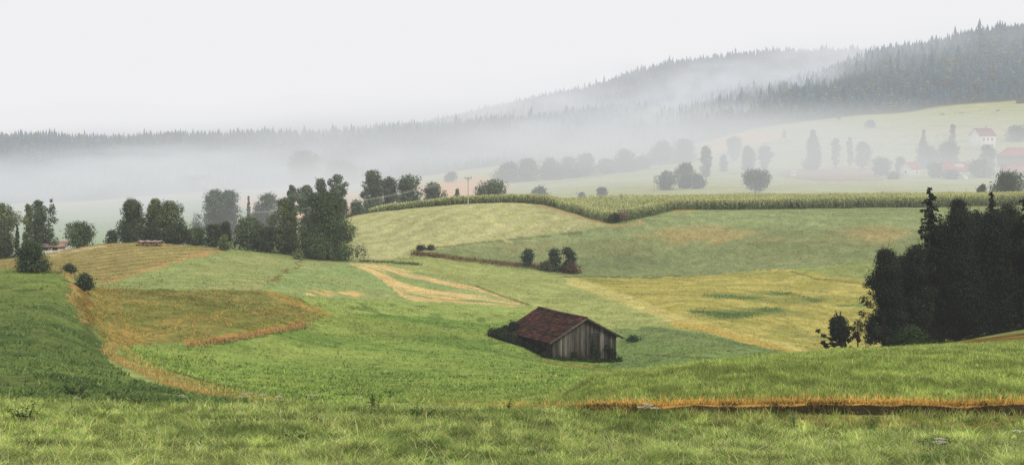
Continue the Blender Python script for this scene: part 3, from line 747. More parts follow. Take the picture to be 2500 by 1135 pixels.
# --- hedge row on the left crest
tree('skirt', 322, 487, 98, 213, 'broad round-headed tree towering over the log stack', z0=.05, lobes=26, lobe=.36)
tree('tall', 377, 485, 54, 216, 'narrow spired tree between the two broad trees above the log stack', c=MIDG)
tree('tall', 417, 491, 88, 214, 'spreading pointed tree at the far side of the log stack', c=A(104, 122, 82), z0=.03, extra=[(.25, .0, .55, .7, 'round', 10)])
tree('dome', 273, 562, 40, 210, 'low round bush at the outer end of the hedge row', 'bush', 'bush', c=DARK)
tree('dome', 318, 556, 60, 207, 'dark undergrowth bush directly behind the log stack', 'bush', 'bush', c=DARK)
tree('dome', 372, 552, 70, 209, 'wide dark bush below the narrow spired tree', 'bush', 'bush', c=DARK)
tree('round', 430, 548, 60, 209, 'low dark tree at the foot of the spreading pointed tree', c=DARK, z0=.0)
tree('round', 478, 553, 62, 211, 'low even-topped hedge tree in the dip of the row', z0=.0)
tree('round', 519, 547, 62, 211, 'rounded hedge tree next to the dip in the row', z0=.0, c=DARK)
tree('round', 552, 540, 36, 213, 'small dark ball-headed tree rising out of the hedge', z0=.0, c=DARK)
tree('dome', 550, 574, 36, 206, 'pale green small bush standing in front of the hedge', 'bush', 'bush', c=MIDG)
tree('skirt', 605, 529, 108, 215, 'broad bushy tree filling the middle of the hedge', z0=.0, lobes=28, c=A(96, 114, 80))
tree('round', 650, 553, 74, 213, 'dark low tree wedged beside the slender tall tree', z0=.0, c=DARK)
tree('tall', 696, 484, 80, 214, 'tall slender tree with a thin top next to the big oak', z0=.02, c=A(104, 120, 82), lobes=26, twigs=4)
tree('skirt', 799, 474, 168, 211, 'biggest oak of the hedge with a wide dark skirt', 'oak_tree', z0=.0, c=A(84, 102, 70), lobes=44, lobe=.27, extra=[(-.12, .3, 1.0, .62, 'round', 20)], dens=1.1)
tree('dome', 728, 609, 31, 205, 'small round bush where the brown field edge meets the oak', 'bush', 'bush', c=MIDG)
# --- trees just beyond the crest
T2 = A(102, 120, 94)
tree('tall', 712, 452, 32, 300, 'small rounded tree at the outer end of the row behind the oak', c=T2)
tree('round', 748, 452, 58, 302, 'flat-topped tree in the row behind the oak', c=T2)
tree('tall', 785, 437, 42, 304, 'thin upright tree between flat-topped and tall tree behind the oak', c=T2)
tree('round', 824, 427, 56, 300, 'tall airy tree rising just behind the oak', c=T2, lobes=18, lobe=.38, dens=.8)
tree('tall', 909, 416, 66, 318, 'tallest full tree of the clump the wire crosses', c=T2, lobes=26)
tree('round', 951, 432, 50, 322, 'narrow tree in the middle of the clump the wire crosses', c=T2)
tree('round', 995, 429, 80, 318, 'broad tree at the pole side of the clump the wire crosses', c=T2, lobes=26, z0=.03)
tree('round', 1057, 447, 60, 330, 'rounded tree standing apart between the clump and the pole', c=A(92, 108, 88), lobes=20)
tree('dome', 870, 489, 56, 296, 'low bush below the tall airy tree at the field corner', 'bush', 'bush', c=T2)
tree('dome', 920, 495, 60, 298, 'long low bush at the foot of the clump the wire crosses', 'bush', 'bush', c=T2)
tree('cone', 1116, 461, 38, 340, 'small pointed tree just beside the bare pole', c=A(92, 108, 90), z0=.02)
tree('round', 1201, 439, 76, 335, 'wide twin-headed tree on the corn crest past the pole', c=T2, lobes=20, extra=[(-.3, .05, .8, .5, 'round', 8)])
# --- pale trees in the mist
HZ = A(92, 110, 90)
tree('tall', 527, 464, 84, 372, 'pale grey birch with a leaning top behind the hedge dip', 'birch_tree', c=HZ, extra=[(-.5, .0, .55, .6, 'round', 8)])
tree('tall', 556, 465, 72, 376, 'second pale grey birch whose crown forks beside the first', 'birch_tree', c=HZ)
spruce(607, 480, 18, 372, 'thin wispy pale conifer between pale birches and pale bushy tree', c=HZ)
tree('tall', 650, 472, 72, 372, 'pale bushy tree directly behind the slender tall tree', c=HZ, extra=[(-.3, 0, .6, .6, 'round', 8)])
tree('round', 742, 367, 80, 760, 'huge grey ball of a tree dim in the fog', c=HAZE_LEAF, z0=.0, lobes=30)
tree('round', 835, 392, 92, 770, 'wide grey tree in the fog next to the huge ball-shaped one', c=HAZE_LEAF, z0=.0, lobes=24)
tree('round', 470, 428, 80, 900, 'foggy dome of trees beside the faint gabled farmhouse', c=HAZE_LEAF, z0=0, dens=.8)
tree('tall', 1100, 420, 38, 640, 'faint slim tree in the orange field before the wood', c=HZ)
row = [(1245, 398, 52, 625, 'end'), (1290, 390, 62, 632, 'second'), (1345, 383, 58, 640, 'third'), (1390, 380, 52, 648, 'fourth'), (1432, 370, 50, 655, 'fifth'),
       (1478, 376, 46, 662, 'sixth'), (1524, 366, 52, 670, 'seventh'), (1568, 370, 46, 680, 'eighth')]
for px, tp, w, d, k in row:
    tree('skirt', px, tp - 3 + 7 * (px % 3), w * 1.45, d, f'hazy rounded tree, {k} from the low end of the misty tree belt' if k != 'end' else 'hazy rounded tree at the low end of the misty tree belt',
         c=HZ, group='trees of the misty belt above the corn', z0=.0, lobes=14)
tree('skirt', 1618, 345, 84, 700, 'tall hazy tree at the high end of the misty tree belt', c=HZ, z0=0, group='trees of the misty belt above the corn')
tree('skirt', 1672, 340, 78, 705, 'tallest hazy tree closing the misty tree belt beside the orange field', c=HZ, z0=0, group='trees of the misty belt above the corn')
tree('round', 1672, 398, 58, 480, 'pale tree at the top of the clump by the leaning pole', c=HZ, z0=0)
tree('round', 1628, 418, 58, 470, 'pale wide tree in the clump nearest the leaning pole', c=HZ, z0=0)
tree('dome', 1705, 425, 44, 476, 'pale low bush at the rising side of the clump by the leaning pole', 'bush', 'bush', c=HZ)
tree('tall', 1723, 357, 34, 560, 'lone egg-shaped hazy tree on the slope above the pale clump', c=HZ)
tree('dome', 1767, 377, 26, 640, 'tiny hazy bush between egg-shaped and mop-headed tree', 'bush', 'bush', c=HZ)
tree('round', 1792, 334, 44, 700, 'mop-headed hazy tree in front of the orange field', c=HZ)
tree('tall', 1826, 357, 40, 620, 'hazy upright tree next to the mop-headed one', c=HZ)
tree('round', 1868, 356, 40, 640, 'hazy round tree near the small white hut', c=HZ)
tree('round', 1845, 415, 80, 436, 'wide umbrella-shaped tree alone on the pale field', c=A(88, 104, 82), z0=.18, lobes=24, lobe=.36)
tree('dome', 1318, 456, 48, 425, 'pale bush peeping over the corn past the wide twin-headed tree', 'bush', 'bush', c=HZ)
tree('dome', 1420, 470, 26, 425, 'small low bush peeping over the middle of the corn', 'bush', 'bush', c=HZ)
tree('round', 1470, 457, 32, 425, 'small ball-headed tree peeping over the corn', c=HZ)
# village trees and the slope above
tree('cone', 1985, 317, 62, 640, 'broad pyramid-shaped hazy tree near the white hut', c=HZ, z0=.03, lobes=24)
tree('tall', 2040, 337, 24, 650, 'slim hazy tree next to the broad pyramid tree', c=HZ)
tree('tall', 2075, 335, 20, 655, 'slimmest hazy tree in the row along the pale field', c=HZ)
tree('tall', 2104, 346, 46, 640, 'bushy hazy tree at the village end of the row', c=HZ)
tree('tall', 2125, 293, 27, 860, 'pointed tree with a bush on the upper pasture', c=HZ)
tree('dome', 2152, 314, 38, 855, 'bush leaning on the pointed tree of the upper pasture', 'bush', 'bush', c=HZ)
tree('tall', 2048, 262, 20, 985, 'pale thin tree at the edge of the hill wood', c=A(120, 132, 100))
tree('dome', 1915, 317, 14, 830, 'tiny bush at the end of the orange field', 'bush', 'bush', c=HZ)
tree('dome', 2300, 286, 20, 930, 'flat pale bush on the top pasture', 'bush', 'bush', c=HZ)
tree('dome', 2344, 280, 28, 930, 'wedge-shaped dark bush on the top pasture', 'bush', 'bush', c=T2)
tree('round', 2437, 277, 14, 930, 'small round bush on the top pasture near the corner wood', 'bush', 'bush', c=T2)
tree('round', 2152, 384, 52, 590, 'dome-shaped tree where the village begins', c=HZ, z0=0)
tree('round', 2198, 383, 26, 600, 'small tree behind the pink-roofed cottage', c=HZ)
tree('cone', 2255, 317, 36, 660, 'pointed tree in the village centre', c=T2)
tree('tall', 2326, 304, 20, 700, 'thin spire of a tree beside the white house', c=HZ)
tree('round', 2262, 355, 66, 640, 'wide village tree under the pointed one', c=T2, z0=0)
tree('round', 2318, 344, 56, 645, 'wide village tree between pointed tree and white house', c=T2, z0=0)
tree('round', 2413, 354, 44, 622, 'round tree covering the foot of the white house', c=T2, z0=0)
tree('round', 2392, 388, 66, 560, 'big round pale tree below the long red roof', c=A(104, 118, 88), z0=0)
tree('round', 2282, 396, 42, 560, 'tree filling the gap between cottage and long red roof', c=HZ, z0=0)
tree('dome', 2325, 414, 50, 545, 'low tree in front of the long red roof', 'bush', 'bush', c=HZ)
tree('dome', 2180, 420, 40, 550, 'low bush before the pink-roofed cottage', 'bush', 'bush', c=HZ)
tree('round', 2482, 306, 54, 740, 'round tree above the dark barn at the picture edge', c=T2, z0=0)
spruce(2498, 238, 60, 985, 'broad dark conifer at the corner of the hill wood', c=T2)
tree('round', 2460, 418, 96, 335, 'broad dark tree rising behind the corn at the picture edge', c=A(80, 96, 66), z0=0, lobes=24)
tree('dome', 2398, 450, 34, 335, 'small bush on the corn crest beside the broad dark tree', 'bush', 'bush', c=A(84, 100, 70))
# shrubs of the middle slope
tree('tall', 1026, 598, 26, 219, 'ragged forked shrub, outer one of the pair at the ditch head', 'shrub', 'shrub', c=DARK, twigs=6)
tree('dome', 1050, 598, 32, 219, 'leaning round shrub, inner one of the pair at the ditch head', 'shrub', 'shrub', c=DARK, twigs=4)
tree('round', 1288, 608, 36, 216, 'single egg-shaped shrub midway along the ditch', 'shrub', 'shrub', c=A(64, 84, 66))
tree('round', 1355, 608, 36, 213.5, 'narrower of the twin shrubs at the low end of the ditch', 'shrub', 'shrub', c=A(60, 80, 62), twigs=3)
tree('round', 1386, 604, 42, 214, 'broader of the twin shrubs at the low end of the ditch', 'shrub', 'shrub', c=A(60, 80, 62), twigs=3)
tree('dome', 1393, 641, 46, 212.5, 'reddish brown low shrub below the twin shrubs', 'shrub', 'shrub', c=A(112, 92, 66))
tree('dome', 1335, 636, 44, 213, 'flat grey green shrub beside the twin shrubs', 'shrub', 'shrub', c=A(86, 92, 66))
tree('dome', 1501, 521, 38, 237, 'dark bush at the tip of the corn field beside the raised hide', 'bush', 'bush', c=A(66, 84, 58), twigs=3)
# dark trees on the right
spruce(2270, 459, 140, 113, 'dark ragged pine with a bare pale trunk below', 'pine_tree', c=VDARK, bare=.30, droop=.25, irregular=.42, trunk_c=(.11, .10, .08), dens=1.5)
tree('skirt', 2338, 486, 112, 119, 'dark birch with a thin twiggy top inside the dark grove', 'birch_tree', c=VDARK, z0=.02, twigs=26, dens=.8, lobes=26)
spruce(2420, 470, 130, 116, 'dark cone-topped spruce inside the dark grove', c=VDARK, bare=.02, irregular=.42, dens=1.5)
spruce(2512, 440, 170, 112, 'tallest dark spruce cut by the picture edge', c=VDARK, bare=.02, irregular=.42, dens=1.5)
tree('skirt', 2160, 608, 124, 109, 'lower dark tree at the outer flank of the grove', c=VDARK, z0=.01, twigs=22, lobes=34, lobe=.36, extra=[(-.32, .0, .72, .4, 'tall', 12)])
tree('skirt', 2236, 600, 120, 111, 'dark thicket tree below the ragged pine', c=VDARK, z0=.0, twigs=14, lobes=26)
tree('skirt', 2338, 508, 180, 112, 'dense dark tree filling the middle of the grove', c=VDARK, z0=.0, lobes=34)
tree('skirt', 2425, 512, 190, 113, 'dense dark tree under the cone-topped spruce', c=VDARK, z0=.0, lobes=34)
tree('skirt', 2500, 530, 180, 114, 'dense dark tree at the picture edge below the tallest spruce', c=VDARK, z0=.0, lobes=34)
tree('skirt', 2205, 625, 130, 122, 'dark tree deep in the grove between thicket and outer flank', c=VDARK, z0=.0, lobes=30)
tree('skirt', 2300, 545, 150, 125, 'dark tree deep in the grove behind the ragged pine', c=VDARK, z0=.0, lobes=30)
tree('skirt', 2385, 515, 150, 126, 'dark tree deep in the grove between birch and cone-topped spruce', c=VDARK, z0=.0, lobes=30)
tree('skirt', 2462, 500, 150, 125, 'dark tree deep in the grove between the two dark spruces', c=VDARK, z0=.0, lobes=30)
tree('tall', 2620, 470, 200, 116, 'dark leafy tree beyond the picture edge', c=VDARK, z0=.0, lobes=34)
tree('dome', 2226, 797, 114, 99, 'rounded leafy bush in front of the dark grove', 'bush', 'bush', c=A(62, 80, 48), lobes=30, lobe=.3, twigs=5)
tree('tall', 2095, 780, 34, 108, 'spindly sapling between the small crooked tree and the grove', 'sapling', 'sapling', c=VDARK, z0=.4, dens=.25, twigs=6, lobes=8)

# small crooked tree with side boughs
def crooked():
    px, d = 2049, 104.0
    b = P3(px, d); sc = d / F
    root = empty('crooked_tree', tuple(b), 'small crooked dark tree with boughs reaching out over the yellow field', 'tree')
    z_ = lambda py: -(py - HY) * d / F - b[2]
    x_ = lambda p: (p - px) * sc
    r_ = np.random.default_rng(55)
    m = MB(); tc = (.035, .032, .026)
    m.tube([(x_(2062), 0, -.2), (x_(2060), 0, z_(850)), (x_(2053), 0, z_(825)), (x_(2048), 0, z_(790)), (x_(2046), 0, z_(770))], [.26, .22, .2, .14, .04], 8, c=tc)
    L = []
    for cx, cy, rx, rz in ((2049, 800, 26, 28), (2046, 785, 20, 16), (2056, 815, 20, 18), (2042, 812, 16, 16), (2060, 845, 7, 18), (2056, 830, 9, 12)):
        L.append((x_(cx), 0, z_(cy), rx * sc, rx * sc * .8, rz * sc))
    for pts in ([(2050, 835), (2030, 828), (2012, 820), (1999, 808)], [(2050, 838), (2028, 836), (2010, 838), (2002, 830)], [(2054, 842), (2036, 842), (2018, 846)],
                [(2060, 830), (2074, 832), (2084, 826)], [(2062, 848), (2070, 852), (2074, 848)], [(2046, 775), (2042, 765), (2040, 757)], [(2050, 775), (2053, 765), (2054, 760)], [(2052, 820), (2068, 812), (2076, 800)]):
        yy = r_.normal(0, .35)
        P = [(x_(p), yy * i / 3, z_(q)) for i, (p, q) in enumerate(pts)]
        m.tube(P, np.linspace(.09, .02, len(P)), 5, c=tc)
        if pts[-1][1] > 770:
            for (a, bb, cc_) in P[1:]:
                L.append((a, bb, cc_, .19, .19, .15))
    L = np.array(L)
    c, nrm, li, sz = lobe_leaves(L, 5200, .085, r_)
    Vq, Fq = leaf_quads(c, nrm, sz)
    mesh_np('crown', Vq, Fq, M_leaf, root, np.repeat(VDARK[None] * r_.uniform(.7, 1.3, (len(c), 1)), 4, 0))
    m.build('trunk', M_bark, root)
crooked()

# dead scrub in the ditch and tall dark grass
def scrub(name, pl, d0, d1, n, cols_, h0, h1, wid, spread):
    pl = np.array(pl, float); i = rng.integers(0, len(pl) - 1, n); t = rng.random(n)
    px = pl[i, 0] * (1 - t) + pl[i + 1, 0] * t + rng.normal(0, spread, n); by = pl[i, 1] * (1 - t) + pl[i + 1, 1] * t + rng.normal(0, spread * .35, n)
    dg = np.linspace(d0, d1, 300); zg = ground_z(px[:, None].repeat(300, 1), dg[None, :].repeat(n, 0)); pyg = HY - F * zg / dg
    d = dg[np.argmin(np.abs(pyg - by[:, None]), 1)]
    cl = fbm(wx(px, d) / 2.5, d / 2.5, 171)
    blades(name, px, d, (h0 + (h1 - h0) * rng.random(n)) * (.4 + 1.2 * cl), wid * (.6 + .8 * rng.random(n)), mixc(n, cols_), lean=.35, seg=1)
scrub('ditch_weeds', [(1008, 619), (1080, 627), (1200, 641), (1290, 650), (1340, 656), (1400, 662)], 196, 235, 1700, [A(132, 100, 72), A(112, 96, 64), A(96, 100, 62), A(150, 120, 80)], .1, .42, .2, 6.5)
scrub('bank_weeds', [(470, 842), (600, 822), (760, 790)], 80, 150, 2200, [A(218, 176, 120), A(200, 156, 104), A(128, 134, 76), A(222, 188, 130)], .08, .24, .12, 7)
scrub('marsh_grass', [(1690, 760), (1760, 770), (1830, 768), (1890, 754)], 140, 200, 1900, [A(130, 152, 90), A(114, 138, 80), A(146, 162, 96)], .05, .17, .2, 13)
scrub('rush_grass', [(1715, 720), (1780, 725), (1838, 728)], 140, 205, 550, [A(130, 152, 90), A(116, 138, 80)], .05, .15, .2, 7)
scrub('reed_grass', [(1880, 713), (1945, 720), (2005, 737)], 140, 205, 550, [A(130, 152, 90), A(116, 138, 80)], .05, .15, .2, 7)
scrub('nettle_weeds', [(880, 637), (960, 641), (1030, 646)], 195, 235, 420, [A(96, 112, 68), A(112, 124, 76)], .08, .28, .2, 5)

# ------------------------------------------------------------------ corn field
def corn():
    n = 15000
    px = rng.uniform(840, 3000, n); t = rng.random(n)
    dN = line_at(K_CORN0, 'd', px); dF = line_at(K_CORN1, 'd', px) + 6
    start = dN + np.interp(px, [840, 1300, 1400], [7, 4, 1.0])
    d = start + t ** 1.3 * (dF - start)
    x = wx(px, d); x = np.round(x / .75) * .75 + rng.normal(0, .12, n); px = x / d * F + CX
    base = P3(px, d)
    h = (rng.normal(2.1, .10, n) * sstep(830, 960, px) + .3) * np.interp(px, [850, 1250, 1450], [.54, .66, .84]) * (.86 + .28 * fbm(x / 6, d / 6, 191))
    k = h > .9; base, h, px = base[k], h[k], px[k]; n = len(h)
    NL = 9
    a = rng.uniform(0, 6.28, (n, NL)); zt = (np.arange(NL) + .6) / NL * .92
    s0 = base[:, None, :] + np.stack([0 * a, 0 * a, h[:, None] * zt[None]], -1)
    ln = (.42 + .3 * np.sin(zt * 3))[None] * rng.uniform(.7, 1.2, (n, NL))
    dr = np.stack([np.cos(a), np.sin(a), 0 * a], -1)
    pe = np.stack([-np.sin(a), np.cos(a), 0 * a], -1) * .085
    mid = s0 + dr * ln[..., None] * .55 + np.array([0, 0, .20])
    tip = s0 + dr * ln[..., None] * 1.05 + np.array([0, 0, -.12])
    Vv = np.stack([s0 - pe * .6, s0 + pe * .6, mid + pe, mid - pe, tip], 2).reshape(-1, 3)
    kk = np.arange(n * NL)[:, None] * 5
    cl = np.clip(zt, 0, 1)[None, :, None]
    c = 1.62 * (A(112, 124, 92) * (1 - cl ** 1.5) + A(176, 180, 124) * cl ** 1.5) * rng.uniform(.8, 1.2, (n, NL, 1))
    cv = np.repeat(c.reshape(-1, 3), 5, 0)
    # tassels
    top = base + np.stack([0 * h, 0 * h, h], -1)
    b2 = rng.normal(0, .07, (n, 3)); b2[:, 2] = 0
    Vt = np.stack([top + b2 - [0, 0, .3], top - b2 - [0, 0, .3], top + b2 * 2 + [0, 0, .02]], 1).reshape(-1, 3)
    ct = np.repeat(A(196, 184, 122)[None] * rng.uniform(.8, 1.2, (n, 1)), 3, 0)
    # stalks
    st = .025
    Vs = np.stack([base - [st, 0, 0], base + [st, 0, 0], top + [st * .4, 0, -.2], top - [st * .4, 0, .2]], 1).reshape(-1, 3)
    cs = np.repeat(A(120, 134, 80)[None].repeat(n, 0), 4, 0)
    o1, o2 = len(Vv), len(Vv) + len(Vt)
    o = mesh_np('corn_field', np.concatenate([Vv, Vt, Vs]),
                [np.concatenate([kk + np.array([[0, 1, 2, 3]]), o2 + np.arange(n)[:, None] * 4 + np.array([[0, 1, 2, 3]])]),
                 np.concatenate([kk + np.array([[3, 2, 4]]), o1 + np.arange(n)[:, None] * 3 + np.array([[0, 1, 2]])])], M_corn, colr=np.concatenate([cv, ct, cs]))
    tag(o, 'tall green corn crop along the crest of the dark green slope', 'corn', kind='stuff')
corn()

# ------------------------------------------------------------------ forests
def conifer_forest(name, label, px, d, hmin, hmax, cbase, broad=.15):
    n = len(px); base = P3(px, d); base[:, 2] -= .6
    h = rng.uniform(hmin, hmax, n); br = rng.random(n) < broad
    h = np.where(br, h * .8, h) * rng.lognormal(0, .16, n) * (.75 + .5 * fbm(base[:, 0] / 60, base[:, 1] / 90, 201)) * np.interp(d, [800, 1000, 1350], [.38, .55, 1.0])
    S = 6; T = 4
    rad = h * np.where(br, .34, .21) * rng.uniform(.75, 1.3, n)
    Vs, Fs, Cs = [], [], []
    tint = rng.uniform(.65, 1.35, n)
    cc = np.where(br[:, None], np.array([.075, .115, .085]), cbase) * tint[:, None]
    off = 0
    for k in range(T):
        f0 = k / T * .86; f1 = min(f0 + .36, 1.0)
        rk = np.where(br, np.sin((f0 + .18) * math.pi) ** .6 * 1.0, 1 - f0 * .95) * rad
        th = rng.uniform(0, 6.28, (n, 1)) + np.arange(S) * 2 * math.pi / S
        rr = rk[:, None] * rng.uniform(.55, 1.2, (n, S))
        zz = base[:, 2:3] + h[:, None] * (f0 + rng.uniform(-.05, .05, (n, S)))
        ring = np.stack([base[:, 0:1] + rr * np.cos(th), base[:, 1:2] + rr * np.sin(th), zz], -1)
        apex = base + np.stack([rng.normal(0, .2, n), rng.normal(0, .2, n), h * np.where(br, f0 + .28, f1)], -1)
        Vs.append(np.concatenate([ring, apex[:, None]], 1).reshape(-1, 3))
        i0 = off + np.arange(n)[:, None] * (S + 1)
        for q in range(S): Fs.append(np.concatenate([i0 + q, i0 + (q + 1) % S, i0 + S], 1))
        Cs.append(np.repeat(cc * (.8 + .12 * k), S + 1, 0)); off += n * (S + 1)
    o = mesh_np(name, np.concatenate(Vs), np.concatenate(Fs), M_conif, colr=np.concatenate(Cs))
    return tag(o, label, 'forest', kind='stuff')

def scatter(n, pxa, pxb, da, db):
    px = rng.uniform(pxa, pxb, n); d = np.sqrt(rng.uniform(da ** 2, db ** 2, n)); return px, d
edge_px = [-700, 0, 150, 500, 700, 1050, 1230, 1500, 1700, 1800, 2000, 2500, 3200]
edge_d = [810, 815, 820, 820, 860, 840, 840, 950, 995, 1010, 1015, 1015, 1015]
FC = np.array([.034, .094, .132])  # conifer green with the blue of distant haze put into it
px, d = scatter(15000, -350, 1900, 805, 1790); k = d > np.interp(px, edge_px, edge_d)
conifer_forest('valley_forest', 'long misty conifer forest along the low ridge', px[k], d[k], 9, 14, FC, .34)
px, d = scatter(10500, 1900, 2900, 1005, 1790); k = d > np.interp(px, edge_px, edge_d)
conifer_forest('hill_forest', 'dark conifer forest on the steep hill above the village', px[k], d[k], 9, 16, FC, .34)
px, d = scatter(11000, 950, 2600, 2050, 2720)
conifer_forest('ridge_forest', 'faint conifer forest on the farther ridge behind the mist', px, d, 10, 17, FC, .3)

# ------------------------------------------------------------------ the field barn
def barn():
    a0 = np.array([(1350 - CX) / F * 135, 135.0]); b0 = np.array([(1502 - CX) / F * 138.3, 138.3])
    e1 = (b0 - a0); Wd = float(np.linalg.norm(e1)); e1 /= Wd
    ang = math.atan2(e1[1], e1[0]); Ln = 8.9
    zA = float(ground_z(1350, 135)); ze = -19.46; zr = -17.63
    root = empty('field_barn', (a0[0], a0[1], zA), 'old grey plank barn with mossy red tile roof alone in the meadow', 'barn', rz=ang)
    e = ze - zA; r = zr - zA; bot = -1.3
    r_ = np.random.default_rng(3)
    pitch = (r - e) / (Wd / 2)
    # gable of separate boards (one wall mesh)
    def gable(y, sgn, name):
        m = MB(); x = 0.0
        while x < Wd - .02:
            w = min(r_.uniform(.13, .24), Wd - x)
            x1 = x + w - .015
            top = lambda q: e + pitch * min(q, Wd - q) - .02
            g = r_.choice([.045, .06, .085, .12, .20, .26], p=[.16, .22, .24, .19, .13, .06])
            c = np.array([g, g * .93, g * .82])
            t = .025 + r_.uniform(0, .015)
            y0, y1 = (y - t, y + .03) if sgn < 0 else (y - .03, y + t)
            lo = bot + (r_.uniform(0, .12))
            m.hexa(np.array([(x, y0, lo), (x1, y0, lo), (x1, y1, lo), (x, y1, lo), (x, y0, top(x)), (x1, y0, top(x1)), (x1, y1, top(x1)), (x, y1, top(x))]), c=c)
            x += w
        # dark inside lining so that the gaps read as gaps
        m.hexa(np.array([(0.05, y + .035 * -sgn, bot), (Wd - .05, y + .035 * -sgn, bot), (Wd - .05, y + .06 * -sgn, bot), (.05, y + .06 * -sgn, bot),
                         (.05, y + .035 * -sgn, e), (Wd - .05, y + .035 * -sgn, e), (Wd - .05, y + .06 * -sgn, e), (.05, y + .06 * -sgn, e)]), c=(.012, .012, .011))
        return m.build(name, M_plank, root)
    gable(0, -1, 'gable_wall'); gable(Ln, 1, 'gable_wall')
    def side(x, sgn):
        m = MB(); y = .03
        while y < Ln - .05:
            w = min(r_.uniform(.15, .25), Ln - .03 - y); g = r_.choice([.03, .04, .055, .075])
            x0, x1 = (x - .03, x + .02) if sgn < 0 else (x - .02, x + .03)
            m.box(x0, x1, y, y + w - .012, bot, e - .02, c=(g, g * .95, g * .85)); y += w
        m.box(x + (.025 if sgn < 0 else -.06), x + (.06 if sgn < 0 else -.025), .1, Ln - .1, bot, e - .03, c=(.012, .012, .011))
        m.build('side_wall', M_plank, root)
    side(0, -1); side(Wd, 1)
    for x in (.02, Wd - .02):                                  # corner posts
        m = MB(); g = .07
        m.box(x - .08, x + .08, -.075, -.045, bot, e - .1, c=(g, g * .92, g * .8)); m.build('corner_post', M_wood, root)
    # roof: courses of clay tiles on both slopes
    ov, of, ob = .62, .45, .35
    def slope(sgn):
        m = MB(); half = Wd / 2 + ov; nC = 15
        run = half / nC
        for k in range(nC):
            s0 = k * run; s1 = s0 + run * 1.12                 # from ridge down
            y = -of
            while y < Ln + ob - .02:
                w = min(.30, Ln + ob - y)
                sag = -.05 * math.sin((y + of) / (Ln + of + ob) * math.pi)
                def pt(s_, yy, dz):
                    x = Wd / 2 + sgn * s_
                    return (x, yy, r + .10 - pitch * s_ + dz + sag)
                dz = .06 + r_.uniform(-.012, .015)
                g = r_.random()
                c = np.array([.125, .048, .036]) * r_.uniform(.75, 1.25)
                if g < .30: c = np.array([.055, .038, .03]) * r_.uniform(.6, 1.2)
                elif g < .42: c = np.array([.05, .055, .03])
                elif g > .95: c = np.array([.22, .075, .05])
                P = [pt(s0, y, 0), pt(s0, y + w - .012, 0), pt(s1, y + w - .012, dz - .03), pt(s1, y, dz - .03),
                     pt(s0, y, .03), pt(s0, y + w - .012, .03), pt(s1, y + w - .012, dz + .015), pt(s1, y, dz + .015)]
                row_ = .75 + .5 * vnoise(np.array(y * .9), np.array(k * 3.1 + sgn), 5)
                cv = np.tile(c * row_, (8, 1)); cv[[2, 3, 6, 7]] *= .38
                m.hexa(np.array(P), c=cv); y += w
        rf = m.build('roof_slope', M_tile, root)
        b = MB()
        for yy in np.arange(-of + .1, Ln + ob, .85):           # rafters under the tiles
            P = []
            for z_ in (-.12, -.01):
                for (s_, y_) in ((.02, yy), (half - .05, yy), (half - .05, yy + .08), (.02, yy + .08)):
                    P.append((Wd / 2 + sgn * s_, y_, r + .10 - pitch * s_ + z_))
            b.hexa(np.array(P), c=(.03, .027, .023))
        b.build('rafter', M_wood, rf)
        return rf
    rl = slope(-1); slope(1)
    for sgn in (-1, 1):                                        # barge boards on the front gable
        m = MB(); half = Wd / 2 + ov; P = []
        for z_ in (-.16, .06):
            for (s_, y_) in ((0.01, -of - .03), (half, -of - .03), (half, -of - .003), (0.01, -of - .003)):
                P.append((Wd / 2 + sgn * s_, y_, r + .10 - pitch * s_ + z_))
        m.hexa(np.array(P), c=(.13, .11, .085) if sgn < 0 else (.06, .055, .045)); m.build('barge_board', M_wood, root)
    m = MB()
    ys = np.linspace(-of, Ln + ob, 24)
    for y0, y1 in zip(ys[:-1], ys[1:]):
        sg = lambda yy: -.05 * math.sin((yy + of) / (Ln + of + ob) * math.pi)
        m.tube([(Wd / 2, y0, r + .13 + sg(y0)), (Wd / 2, y1 - .02, r + .14 + sg(y1))], [.12, .135], 8, c=np.array([.09, .05, .04]) * r_.uniform(.6, 1.3))
    m.build('ridge_tile', M_tile, root)
    # boarded door, slightly darker, in the gable
    m = MB()
    for q in range(6): m.box(3.95 + q * .2, 4.13 + q * .2, -.075, -.05, bot + .1, e + .35, c=np.array([.035, .033, .028]) * r_.uniform(.7, 1.5))
    dr = m.build('door', M_plank, root)
    for z_ in (.0, e + .05):
        h = MB(); h.box(3.96, 5.13, -.10, -.076, z_, z_ + .1, c=(.05, .045, .04)); h.build('door_batten', M_wood, dr)
    return root, a0, e1, Wd, Ln, zA, e, r
root, a0, e1, Wd, Ln, zA, eh, rh_ = barn()
e2 = np.array([-e1[1], e1[0]])
def barn_pt(x, y, z): 
    p = a0 + e1 * x + e2 * y; return (p[0], p[1], zA + z)

